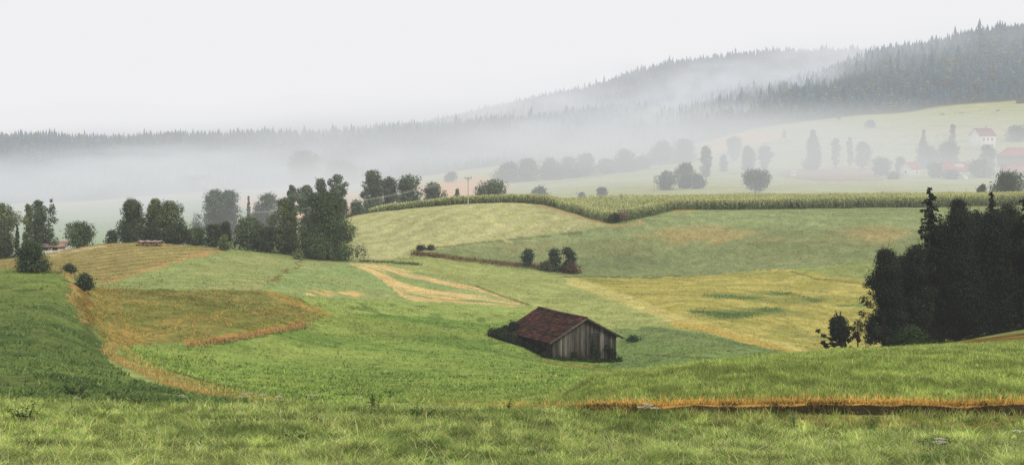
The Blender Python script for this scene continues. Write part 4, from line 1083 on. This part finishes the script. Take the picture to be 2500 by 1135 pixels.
def gz(p):
    return float(ground_z(p[0] / p[1] * F + CX, p[1])) - zA
def climber(name, label, cat, lobes, n, leaf, c, up=.2, stems=None):
    """leafy plant given by ellipsoids in the barn's frame"""
    r_ = np.random.default_rng(len(lobes) * 31 + n)
    L = np.array([(*barn_pt(x, y, z), rx, rx, rz) for x, y, z, rx, rz in lobes])
    b = np.array([L[:, 0].mean(), L[:, 1].mean(), (L[:, 2] - L[:, 5]).min()])
    root = empty(name, tuple(b), label, cat)
    c_, nrm, li, sz = lobe_leaves(L, n, leaf, r_); c_ = c_ + r_.normal(0, .09, c_.shape) * (r_.random((len(c_), 1)) < .4)
    Vq, Fq = leaf_quads(c_ - b, nrm, sz)
    t = r_.uniform(.7, 1.35, len(L))[li] * r_.uniform(.75, 1.25, len(c_))
    mesh_np('foliage', Vq, Fq, M_leaf, root, np.repeat(np.asarray(c)[None] * t[:, None], 4, 0))
    for q in range(0, len(L), 6):
        p = L[q, :3] - b
        m = MB(); m.tube([(p[0] * .9, p[1] * .9, -.1), (p[0] * .95, p[1] * .95, p[2] * .5), tuple(p)], [.05, .04, .015], 5, c=(.04, .035, .03))
        m.build('stem', M_bark, root)
    return root
IV = A(48, 62, 40)
lob = []
r0 = np.random.default_rng(8)
for q in range(60):                                           # ivy swallowing the far end and its roof corner
    y = r0.uniform(4.6, 10.4); f = (y - 4.6) / 5.8; x = -r0.uniform(.05, .5 + 1.5 * f)
    g = gz(barn_pt(x, y, 0)); top = (eh - g) * (.45 + .55 * f) * (1 - .35 * max(-x - .5, 0))
    lob.append((x, y, g + r0.uniform(.1, max(top, .3)), r0.uniform(.3, .6), r0.uniform(.25, .5)))
for q in range(20):
    y = r0.uniform(7.2, 9.6); x = r0.uniform(-.9, .9) * (y - 6.6) / 3; lob.append((x, y, eh + .05 + max(x + .4, 0) * .53 + r0.uniform(-.25, .12), r0.uniform(.25, .42), .24))
climber('ivy_bush', 'dark ivy and bramble swallowing the far corner of the barn roof', 'bush', lob, 20000, .11, IV)
lob = []
for q in range(26):
    x, y = -r0.uniform(.1, .75), r0.uniform(.1, 5.6); lob.append((x, y, gz(barn_pt(x, y, 0)) + r0.uniform(.05, .5), r0.uniform(.3, .5), r0.uniform(.25, .45)))
climber('bramble_bush', 'low dark bramble along the shaded long wall of the barn', 'bush', lob, 6000, .10, A(42, 54, 36))
lob = []
for q in range(34):
    x, y = r0.uniform(-.2, 7.4), -r0.uniform(.15, .5); lob.append((x, y, gz(barn_pt(x, y, 0)) + r0.uniform(.0, .22), r0.uniform(.18, .34), r0.uniform(.15, .3)))
climber('nettle_bush', 'nettles growing along the foot of the plank gable', 'bush', lob, 6000, .085, A(62, 82, 44))
lob = [(4.4 + r0.normal(0, .16), -.16, z, .2, .22) for z in np.linspace(-.9, 1.45, 11)] + [(4.9 + r0.normal(0, .1), -.16, z, .14, .2) for z in np.linspace(-.8, .5, 6)]
climber('creeper_vine', 'green creeper climbing the middle of the plank gable', 'vine', lob, 2600, .075, A(58, 76, 42))
lob = [(6.35 + r0.normal(0, .22), -.18, z, .27, .25) for z in np.linspace(-1.0, .75, 9)]
climber('elder_shrub', 'dark shrub pressed against the corner end of the plank gable', 'shrub', lob, 2600, .08, A(44, 56, 36))
lob = [(2.15 + r0.normal(0, .16), -.2, z, .24, .24) for z in np.linspace(-.9, .35, 6)]
climber('burdock_shrub', 'dark leafy shrub low on the paler half of the plank gable', 'shrub', lob, 1700, .08, A(48, 62, 38))
tree('dome', 1545, 818, 50, 150, 'flat dark green nettle patch just past the low eave of the barn', 'shrub', 'shrub', c=A(64, 88, 54))

# ------------------------------------------------------------------ poles, wires, hide, log stack, houses
def pole(px, base_d, top_py, label, arm=True, c=(.30, .30, .28)):
    b = P3(px, base_d); H = -(top_py - HY) * base_d / F - b[2]
    root = empty('utility_pole', tuple(b), label, 'pole')
    m = MB(); m.tube([(0, 0, -.4), (0, 0, H * .5), (0, 0, H)], [.11, .09, .075], 8, c=c); m.build('post', M_wood, root)
    if arm:
        m = MB(); m.box(-.62, .62, -.06, .06, H - .10, H + .02, c=(.2, .19, .18))
        ar = m.build('crossarm', M_wood, root)
        m = MB(); m.tube([(-.3, -.07, H - .1), (0, -.11, H - .5)], .025, 5, c=(.25, .25, .25)); m.tube([(.3, -.07, H - .1), (0, -.11, H - .5)], .025, 5, c=(.25, .25, .25)); m.build('brace', M_metal, root)
        for x in (-.56, 0, .56):
            m = MB(); m.tube([(x, 0, H + .02), (x, 0, H + .1), (x, 0, H + .12), (x, 0, H + .24)], [.03, .03, .06, .05], 7, c=(.22, .2, .18)); m.build('insulator', M_wood, ar)
    return b, H
pb, ph = pole(1143, 248.0, 435, 'slim pale utility pole with a short crossarm in front of the corn', c=(.44, .44, .42))
pole(1597, 455.0, 430, 'faint thin wooden pole beside the pale tree clump', arm=False, c=(.33, .22, .15))
pc, phc = pole(612, 217.0, 523, 'utility pole hidden among the hedge trees carrying the wire')
for q, x in enumerate((-.56, .56)):
    m = MB(); P0 = np.array([pb[0] + x, pb[1], pb[2] + ph + .22]); P1 = np.array([pc[0] + x, pc[1] , pc[2] + phc + .22])
    t = np.linspace(0, 1, 25)[:, None]; pts = P0 * (1 - t) + P1 * t; pts[:, 2] -= 1.0 * 4 * (t * (1 - t))[:, 0]
    m.tube(pts, .015, 5, c=(.62, .64, .64))
    o = m.build('power_cable', M_metal)
    tag(o, ['thin pale wire sagging from the pole toward the hedge, tree-side strand', 'thin pale wire sagging from the pole toward the hedge, field-side strand'][q], 'cable', 'wires between the poles')

def hide():
    b = P3(1520, 236.0); H = -(511 - HY) * 236.0 / F - b[2]
    root = empty('hunting_hide', tuple(b), 'small brown raised hide on legs at the tip of the corn', 'hunting hide', rz=.3)
    w = .55
    for sx in (-1, 1):
        for sy in (-1, 1):
            m = MB(); m.tube([(sx * w * 1.15, sy * w * 1.15, -.2), (sx * w * .8, sy * w * .8, H * .5)], .05, 6, c=(.10, .08, .06)); m.build('leg', M_wood, root)
    m = MB(); m.box(-w, w, -w, w, H * .45, H * .50, c=(.1, .08, .06))
    for a, bb, c_, d_ in ((-w, w, -w, -w + .04), (-w, w, w - .04, w), (-w, -w + .04, -w + .04, w - .04), (w - .04, w, -w + .04, w - .04)):
        m.box(a, bb, c_, d_, H * .5, H * .74, c=(.17, .10, .075))
    for sx in (-1, 1):
        for sy in (-1, 1): m.box(sx * (w - .04) - .04, sx * (w - .04) + .04, sy * (w - .04) - .04, sy * (w - .04) + .04, H * .74, H * .92, c=(.14, .09, .07))
    m.build('cabin', M_wood, root)
    m = MB(); m.hexa(np.array([(-w - .15, -w - .15, H * .9), (w + .15, -w - .15, H * .95), (w + .15, w + .15, H * .95), (-w - .15, w + .15, H * .9),
                               (-w - .15, -w - .15, H * .94), (w + .15, -w - .15, H), (w + .15, w + .15, H), (-w - .15, w + .15, H * .94)]), c=(.20, .17, .16)); m.build('roof', M_wood, root)
    m = MB()
    for x in (-.18, .18): m.tube([(x, -w - .75, 0), (x, -w - .02, H * .48)], .03, 5, c=(.12, .1, .08))
    for k in range(5): z = H * .08 * (k + 1); yy = -w - .75 + .73 * (z / (H * .48)); m.tube([(-.18, yy, z), (.18, yy, z)], .025, 5, c=(.12, .1, .08))
    m.build('ladder', M_wood, root)
hide()

def logs():
    b = P3(366, 200.0); Wl = 58 * 200 / F
    root = empty('log_stack', tuple(b), 'low stack of cut logs under a pale sheet on the field crest', 'log stack')
    m = MB(); r_ = np.random.default_rng(5)
    z = .02
    for row_ in range(3):
        x = -Wl / 2 + row_ * .1
        while x < Wl / 2 - row_ * .1:
            r = r_.uniform(.09, .13); c = A(168, 138, 112) if r_.random() < .6 else A(110, 90, 74)
            m.tube([(x, -.5, z + r), (x, -.49, z + r), (x, .5, z + r)], [r * .3, r, r], 7, c=c); x += 2 * r * .98
        z += .19
    m.build('log', M_wood, root)['kind'] = 'stuff'
    m = MB(); n = 12
    for k in range(n):
        x0 = -Wl / 2 + k * Wl / n; zz = z + .05 + .03 * math.sin(k * 1.7); z2 = z + .05 + .03 * math.sin((k + 1) * 1.7)
        m.hexa(np.array([(x0, -.55, zz), (x0 + Wl / n, -.55, z2), (x0 + Wl / n, .55, z2 + .05), (x0, .55, zz + .05), (x0, -.55, zz + .04), (x0 + Wl / n, -.55, z2 + .04), (x0 + Wl / n, .55, z2 + .09), (x0, .55, zz + .09)]),
               c=A(206, 196, 186) if k % 3 else A(176, 150, 140))
    m.build('cover_sheet', M_plaster, root)
logs()

def house(name, label, px, d, w, l, h, rh, rz, wall, roof, win=(), chimney=False, cat='house', skylight=False, zoff=0.0, eave=.35):
    b = P3(px, d); root = empty(name, (b[0], b[1], b[2] + zoff), label, cat, rz=rz)
    m = MB()                                                     # ridge runs along local x; front is -y
    m.box(-w / 2, w / 2, -l / 2, l / 2, -1.5, h, c=wall)
    m.add([(-w / 2, -l / 2, h), (-w / 2, l / 2, h), (-w / 2, 0, h + rh)], F3=[(0, 2, 1)], c=wall)
    m.add([(w / 2, -l / 2, h), (w / 2, l / 2, h), (w / 2, 0, h + rh)], F3=[(0, 1, 2)], c=wall)
    m.build('wall', M_plaster, root)
    m = MB(); sl = rh / (l / 2)
    for sg in (-1, 1):
        x0, x1 = -w / 2 - eave, w / 2 + eave; ye = sg * (l / 2 + eave); zb = h - eave * sl
        P = np.array([(x0, 0, h + rh + .02), (x1, 0, h + rh + .02), (x1, ye, zb + .02), (x0, ye, zb + .02), (x0, 0, h + rh + .22), (x1, 0, h + rh + .22), (x1, ye, zb + .2), (x0, ye, zb + .2)])
        m.hexa(P, c=roof)
    rf = m.build('roof', M_tile, root)
    if chimney:
        m = MB(); m.box(w * .2, w * .2 + .7, -.3, .4, h + rh - .4, h + rh + 1.1, c=(.3, .2, .17)); m.build('chimney', M_plaster, rf)
    if skylight:
        m = MB(); y0 = -l * .12; y1 = -l * .34
        zz = lambda y: h + rh + .26 + y * 2 / l * rh
        m.hexa(np.array([(-.5, y1, zz(y1)), (w * .34, y1, zz(y1)), (w * .34, y0, zz(y0)), (-.5, y0, zz(y0)), (-.5, y1, zz(y1) + .06), (w * .34, y1, zz(y1) + .06), (w * .34, y0, zz(y0) + .06), (-.5, y0, zz(y0) + .06)]), c=A(205, 212, 222)); m.build('roof_panel', M_metal, rf)
    for (side, x, z, ww, hh) in win:
        m = MB()
        if side == 'f':
            m.box(x - ww / 2, x + ww / 2, -l / 2 - .06, -l / 2 - .005, z, z + hh, c=(.30, .28, .25)); wn = m.build('window', M_wood, root)
            m = MB(); m.box(x - ww / 2 + .12, x + ww / 2 - .12, -l / 2 - .08, -l / 2 - .061, z + .12, z + hh - .12, c=(.05, .06, .07)); m.build('pane', M_metal, wn)
        else:
            sg = 1 if side == 'r' else -1
            xa, xb = sorted((sg * (w / 2 + .005), sg * (w / 2 + .06))); m.box(xa, xb, x - ww / 2, x + ww / 2, z, z + hh, c=(.30, .28, .25)); wn = m.build('window', M_wood, root)
            xa, xb = sorted((sg * (w / 2 + .061), sg * (w / 2 + .08))); m = MB(); m.box(xa, xb, x - ww / 2 + .12, x + ww / 2 - .12, z + .12, z + hh - .12, c=(.05, .06, .07)); m.build('pane', M_metal, wn)
    return root
WH = A(250, 248, 244); RED = A(176, 84, 76); RD2 = A(196, 96, 80)
house('farmhouse', 'low white walled house half hidden between birch and round tree', 136, 217, 3.2, 3.0, 1.35, .5, .12, WH, A(176, 140, 128), win=[('f', -1.2, .8, .8, 1.0), ('f', .2, .8, .8, 1.0)])
house('village_house', 'tall white house with dull red roof standing highest in the village', 2399, 714, 10.0, 8.0, 7.0, 3.4, .38, WH, A(150, 78, 80), win=[('f', -2.6, 1.2, 1.1, 1.4), ('f', 0, 1.2, 1.1, 1.4), ('f', 2.6, 1.2, 1.1, 1.4), ('f', -2.6, 4.3, 1.1, 1.4), ('f', 0, 4.3, 1.1, 1.4), ('f', 2.6, 4.3, 1.1, 1.4), ('r', 1.5, 4.3, 1.1, 1.4), ('r', -1.5, 4.3, 1.1, 1.4)], chimney=True)
house('village_barn', 'dark gabled barn with reddish roof at the picture edge', 2490, 640, 15, 13, 5.2, 3.6, -1.15, A(120, 108, 98), A(196, 104, 92), cat='barn')
house('village_house', 'long low red roof with pale roof panels among the village trees', 2328, 575, 10.6, 7.5, 2.6, 3.2, .05, A(225, 222, 215), RD2, skylight=True)
house('cottage', 'small pink-roofed cottage with white gable at the village start', 2221, 585, 6.2, 6.0, 3.2, 2.4, .75, A(245, 240, 230), RD2, win=[('l', 0, 1.0, 1.0, 1.2), ('f', .5, 1.0, 1.0, 1.2)])
house('garden_hut', 'tiny white hut on the brown field before the village', 1937, 600, 1.9, 1.7, 1.5, .6, .2, A(250, 250, 250), A(210, 214, 216), cat='hut')
house('village_house', 'pale roofed house below the dark gabled barn', 2478, 560, 9.5, 7.5, 2.4, 2.8, -.1, A(215, 210, 205), A(190, 140, 130))
house('garden_shed', 'white gabled shed under the big round village tree', 2356, 545, 1.7, 2.2, 1.8, .9, 1.3, A(250, 248, 240), A(200, 196, 190), cat='shed')
house('farmhouse', 'faint gabled farmhouse lost in the fog beside the dome of trees', 503, 880, 7.0, 8.0, 5.0, 3.2, 1.2, A(190, 185, 180), A(150, 140, 138))

# ------------------------------------------------------------------ foreground plants
def umbel(px, d, label, h, n=3, seed=0):
    b = P3(px, d); r_ = np.random.default_rng(600 + seed)
    root = empty('wild_flower', tuple(b), label, 'flower', 'white umbel flowers in the foreground meadow')
    for k in range(n):
        x, y = r_.normal(0, .10, 2); hh = h * r_.uniform(.85, 1.1)
        m = MB(); m.tube([(x * .3, y * .3, -.03), (x * .7, y * .7, hh * .6), (x, y, hh)], [.007, .006, .004], 5, c=A(120, 140, 80))
        for q in range(3):
            a = r_.uniform(0, 6.28); z = hh * r_.uniform(.2, .6)
            m.add([(x * .6, y * .6, z), (x * .6 + .14 * math.cos(a), y * .6 + .14 * math.sin(a), z + .08), (x * .6 + .1 * math.cos(a + .4), y * .6 + .1 * math.sin(a + .4), z + .02)], F3=[(0, 1, 2)], c=A(112, 138, 70))
        m.build('stem', M_grass, root)
        m = MB(); R_ = r_.uniform(.08, .13)
        for q in range(26):
            a = r_.uniform(0, 6.28); rr = R_ * math.sqrt(r_.random()); cx, cy, cz = x + rr * math.cos(a), y + rr * math.sin(a), hh + .03 - rr * .25
            m.add([(cx - .022, cy, cz), (cx, cy - .022, cz + .01), (cx + .022, cy, cz), (cx, cy + .022, cz + .01)], F4=[(0, 1, 2, 3)], c=A(238, 236, 214))
            if q % 4 == 0: m.tube([(x, y, hh - .01), (cx, cy, cz)], .003, 3, c=A(130, 150, 90))
        m.build('flower_head', M_leaf, root)
fl = [(597, 47.0, .38, 3, 'nearest to the track end'), (580, 48.5, .3, 1, 'low, at the outer side of the flower patch'), (640, 47.5, .36, 2, 'inside the track-end flower patch'), (690, 46, .34, 2, 'single pair below the track bend'),
      (769, 45.0, .46, 2, 'tall, where the track meets the meadow'), (868, 44.0, .36, 1, 'lone, beside the dark leafy weed'), (1578, 39.8, .52, 4, 'yellowish, on the edge of the dry bank'), (1600, 39.5, .42, 2, 'short, next to the bank-edge bunch'),
      (2302, 30.6, .25, 4, 'in a dark tussock'), (2490, 32.5, .32, 2, 'at the picture edge'), (170, 46, .3, 1, 'on the near left slope'), (440, 48, .32, 2, 'below the dark weed patch')]
for q, (px, d, h, n, w) in enumerate(fl): umbel(px, d, f'white flat-topped wild flower, {w}', h, n, q)

def weed(px, d, w, h, label, c, n=60, seed=0, name='weed_plant', tall=1):
    b = P3(px, d); r_ = np.random.default_rng(800 + seed); root = empty(name, tuple(b), label, 'weed')
    m = MB()
    for k in range(max(3, int(n / 9))):
        a = r_.uniform(0, 6.28); hh = h * r_.uniform(.5, 1.1); tx, ty = math.cos(a) * w / 2 * r_.uniform(.2, 1), math.sin(a) * w / 2 * r_.uniform(.2, 1)
        s = MB(); s.tube([(tx * .4, ty * .4, -.04), (tx * .7, ty * .7, hh * .55), (tx, ty, hh)], [.009, .007, .003], 4, c=np.asarray(c) * .8); s.build('stem', M_bark, root)
        for q in range(9):
            f = r_.uniform(.1, 1); aa = r_.uniform(0, 6.28); lx, ly, lz = tx * (.4 + .6 * f), ty * (.4 + .6 * f), hh * f
            ln = r_.uniform(.06, .15) * (1.2 - .5 * f); wd = ln * .28; dx, dy = math.cos(aa), math.sin(aa); up = r_.uniform(-.3, .7)
            m.add([(lx, ly, lz), (lx + dx * ln * .5 - dy * wd, ly + dy * ln * .5 + dx * wd, lz + ln * up * .6), (lx + dx * ln, ly + dy * ln, lz + ln * up * .6), (lx + dx * ln * .5 + dy * wd, ly + dy * ln * .5 - dx * wd, lz + ln * up * .6)],
                  F4=[(0, 1, 2, 3)], c=np.asarray(c) * r_.uniform(.7, 1.3))
    m.build('foliage', M_leaf, root)
DW = A(66, 84, 46)
ws = [(912, 43.6, .65, .55, 'dark leafy weed with a curled seed stalk at the meadow edge', DW, 110), (1240, 41.5, .3, .58, 'slender upright weed before the dry bank', DW, 30), (188, 58, 1.8, .45, 'wide dark weed patch on the near slope', A(58, 76, 46), 260),
      (262, 56, .4, .3, 'small dark weed beside the wide dark patch', DW, 50), (70, 52, .6, .35, 'dark tuft weed at the foot of the near slope', DW, 70), (285, 50, 1.0, .42, 'dark weed clump under the wide patch', DW, 120),
      (205, 50.5, .5, .34, 'short dark weed left of the clump', DW, 60), (340, 49, .9, .34, 'spreading weed nearer the track than the clump', DW, 100), (60, 38, 1.2, .4, 'big dark tussock weed near the picture corner', DW, 160), (540, 36, 1.3, .22, 'flat dark weed mat below the flower patch', DW, 140),
      (1020, 38.5, 1.2, .25, 'flat dark leafy mat beside the curled-stalk weed', A(76, 104, 46), 160), (2130, 36.5, .5, .55, 'fleshy upright weed in front of the dark bank', A(96, 124, 66), 70), (2290, 30.4, 1.3, .22, 'dark flat tussock carrying white flowers', DW, 150),
      (1940, 37.5, .45, .5, 'spiky weed in front of the dry bank', A(100, 126, 70), 60), (700, 31, 1.2, .2, 'dark hollow tussock low in the meadow', DW, 120), (2390, 29.6, .4, .16, 'small dark rosette low in the meadow', DW, 40)]
for q, (px, d, w, h, lb, c, n) in enumerate(ws): weed(px, d, w, h, lb, c, n, q)

# ------------------------------------------------------------------ haze and mist
def box_obj(name, x0, x1, y0, y1, z0, z1, mat):
    m = MB(); m.box(x0, x1, y0, y1, z0, z1); o = m.build(name, mat); return o
hz = box_obj('haze', -6000, 6000, 170, 15500, -90, 1500, fog_mat('haze_air', 0.00031, (.872, .872, .885)))
tag(hz, 'thin white morning haze filling the air over the valley', 'haze', kind='stuff')
hn = box_obj('near_haze', -400, 400, -60, 169.9, -60, 150, fog_mat('near_haze_air', 0.00020, (.872, .872, .885)))  # faint glowing volume added over the near ground to lift dark tones
tag(hn, 'faint morning haze over the near meadow', 'haze', kind='stuff')
def ellipsoid(name, px, py, d, rx, ry, rz, sigma, colour, noise, label):
    n, mm = 24, 12; V = [(0, 0, -1)]
    for i in range(1, mm):
        p = -math.pi / 2 + math.pi * i / mm
        V += [(math.cos(p) * math.cos(2 * math.pi * k / n), math.cos(p) * math.sin(2 * math.pi * k / n), math.sin(p)) for k in range(n)]
    V.append((0, 0, 1)); F4, F3 = [], []
    for i in range(mm - 2):
        for k in range(n): F4.append((1 + i * n + k, 1 + i * n + (k + 1) % n, 1 + (i + 1) * n + (k + 1) % n, 1 + (i + 1) * n + k))
    for k in range(n):
        F3.append((0, 1 + (k + 1) % n, 1 + k)); t = 1 + (mm - 2) * n; F3.append((t + k, t + (k + 1) % n, len(V) - 1))
    o = mesh_np(name, V, [np.array(F4), np.array(F3)], fog_mat(name + '_air', sigma, colour, noise))
    o.location = ((px - CX) / F * d, d, -(py - HY) * d / F); o.scale = (rx, ry, rz)
    tag(o, label, 'mist', kind='stuff')
MC = (.625, .66, .70)
HB = (.635, .68, .735)
MIST = [
 (150, 472, 940, 210, 300, 38, .0092, MC, (3.6, .38, .60, 1), 'dense bank of mist lying below the low ridge'),
 (860, 430, 1080, 180, 270, 36, .0064, MC, (4.0, .40, .60, 2), 'mist bank behind the two grey fog trees'),
 (1500, 378, 1090, 165, 280, 42, .0084, HB, (3.8, .36, .64, 3), 'mist rising from the wood behind the misty belt'),
 (1640, 262, 1450, 190, 240, 60, .0062, HB, (4.6, .44, .62, 4), 'wisp of mist climbing between the two wooded hills'),
 (1930, 218, 1480, 170, 220, 66, .0050, HB, (4.6, .42, .64, 11), 'torn wisp of mist drifting up the steep wooded hill'),
 (2330, 185, 1400, 190, 220, 66, .0036, HB, (4.2, .36, .66, 13), 'thin veil of mist on the dark hill above the white house'),
 (880, 325, 1560, 130, 180, 30, .0030, (.72, .75, .78), (4.0, .40, .64, 12), 'low wisp crossing the treetops of the long ridge'),
 (1250, 262, 2250, 330, 240, 66, .0052, (.78, .79, .82), (3.4, .34, .62, 5), 'mist veil over the low end of the farther ridge'),
 (2040, 140, 2150, 150, 200, 52, .0062, (.84, .85, .86), (3.8, .38, .66, 6), 'white wisp crossing the crest between the ridges'),
 (1600, 444, 560, 300, 290, 36, .0068, (.68, .70, .69), (3.4, .24, .70, 7, .6), 'broad mist over the fields beyond the corn'),
 (2050, 378, 790, 300, 250, 40, .0018, (.70, .715, .715), (3.4, .26, .7, 8, .5), 'thin mist over the village fields'),
 (380, 500, 520, 115, 250, 23, .0056, (.69, .715, .72), (3.0, .24, .66, 9, .6), 'mist over the pale field behind the hedge'),
 (600, 270, 5200, 2600, 900, 330, .0012, (.872, .872, .885), (2.0, .0, .3, 10, .7), 'white mist that almost hides the farthest hills'),
]
WC = (.72, .75, .79)
for px, py, d, rx, rz, sg, sd, lb in ((1690, 232, 1380, 60, 34, .013, 21, 'small puff of mist at the foot of the farther ridge'), (1600, 300, 1300, 80, 26, .012, 22, 'ragged puff of mist above the tall trees of the belt'),
    (1830, 285, 1250, 90, 22, .010, 23, 'low puff of mist above the orange field'), (1990, 205, 1380, 60, 30, .010, 24, 'small puff of mist halfway up the steep wooded hill'),
    (1790, 180, 2150, 110, 34, .009, 25, 'long puff of mist lying on the farther ridge'), (1330, 330, 1380, 90, 22, .012, 26, 'ragged puff of mist over the middle of the long ridge'),
    (420, 385, 1150, 110, 16, .012, 27, 'flat streak of mist under the treetops of the low ridge')):
    MIST.append((px, py, d, rx, 90, rz, sg, WC, (3.0, .40, .62, sd), lb))
for q, (px, py, d, rx, ry, rz, sg, c, nz, lb) in enumerate(MIST): ellipsoid('mist', px, py, d, rx, ry, rz, sg, c, nz, lb)

# ------------------------------------------------------------------ light, sky, camera
EL, AZ = R(42), R(140)                    # sun behind the photographer, to the right (azimuth from +Y, clockwise)
sun = bpy.data.lights.new('sun', 'SUN'); sun.energy = 1.5; sun.angle = R(14); sun.color = (1.0, .90, .72)
so = bpy.data.objects.new('sun', sun); col.objects.link(so)
from mathutils import Vector
sd = Vector((math.sin(AZ) * math.cos(EL), math.cos(AZ) * math.cos(EL), math.sin(EL)))
so.rotation_euler = sd.to_track_quat('Z', 'Y').to_euler(); so.location = sd * 300
w = bpy.data.worlds.new('World'); scene.world = w; w.use_nodes = True
N, L = w.node_tree.nodes, w.node_tree.links; N.clear()
wo = N.new('ShaderNodeOutputWorld'); bg = N.new('ShaderNodeBackground'); sk = N.new('ShaderNodeTexSky')
sk.sky_type = 'NISHITA'; sk.sun_disc = False; sk.sun_elevation = EL; sk.sun_rotation = AZ
bg.inputs['Strength'].default_value = .1
mx = N.new('ShaderNodeMix'); mx.data_type = 'RGBA'; mx.inputs['Factor'].default_value = .9
tc = N.new('ShaderNodeTexCoord'); nz = N.new('ShaderNodeTexNoise'); nz.inputs['Scale'].default_value = 1.6; nz.inputs['Detail'].default_value = 4
rp = N.new('ShaderNodeValToRGB'); rp.color_ramp.elements[0].position = .35; rp.color_ramp.elements[1].position = .7
rp.color_ramp.elements[0].color = (9.0, 8.9, 8.8, 1); rp.color_ramp.elements[1].color = (9.7, 9.55, 9.35, 1)
L.new(tc.outputs['Generated'], nz.inputs['Vector']); L.new(nz.outputs['Fac'], rp.inputs['Fac'])
L.new(sk.outputs[0], mx.inputs['A']); L.new(rp.outputs['Color'], mx.inputs['B']); L.new(mx.outputs['Result'], bg.inputs['Color']); L.new(bg.outputs[0], wo.inputs['Surface'])
cam = bpy.data.cameras.new('camera'); co = bpy.data.objects.new('camera', cam); col.objects.link(co)
co.location = (0, 0, 0); co.rotation_euler = (R(90), 0, 0)
cam.sensor_width = 36; cam.lens = 36 * F / 2500; cam.shift_y = -(567.5 - HY) / 2500; cam.clip_start = .3; cam.clip_end = 30000
scene.camera = co
scene.view_settings.view_transform = 'Standard'; scene.view_settings.look = 'None'; scene.view_settings.exposure = 0; scene.view_settings.gamma = 1
try:
    scene.cycles.max_bounces = 6; scene.cycles.diffuse_bounces = 2; scene.cycles.transparent_max_bounces = 12; scene.cycles.transmission_bounces = 3
    scene.cycles.volume_max_steps = 256
except Exception: pass
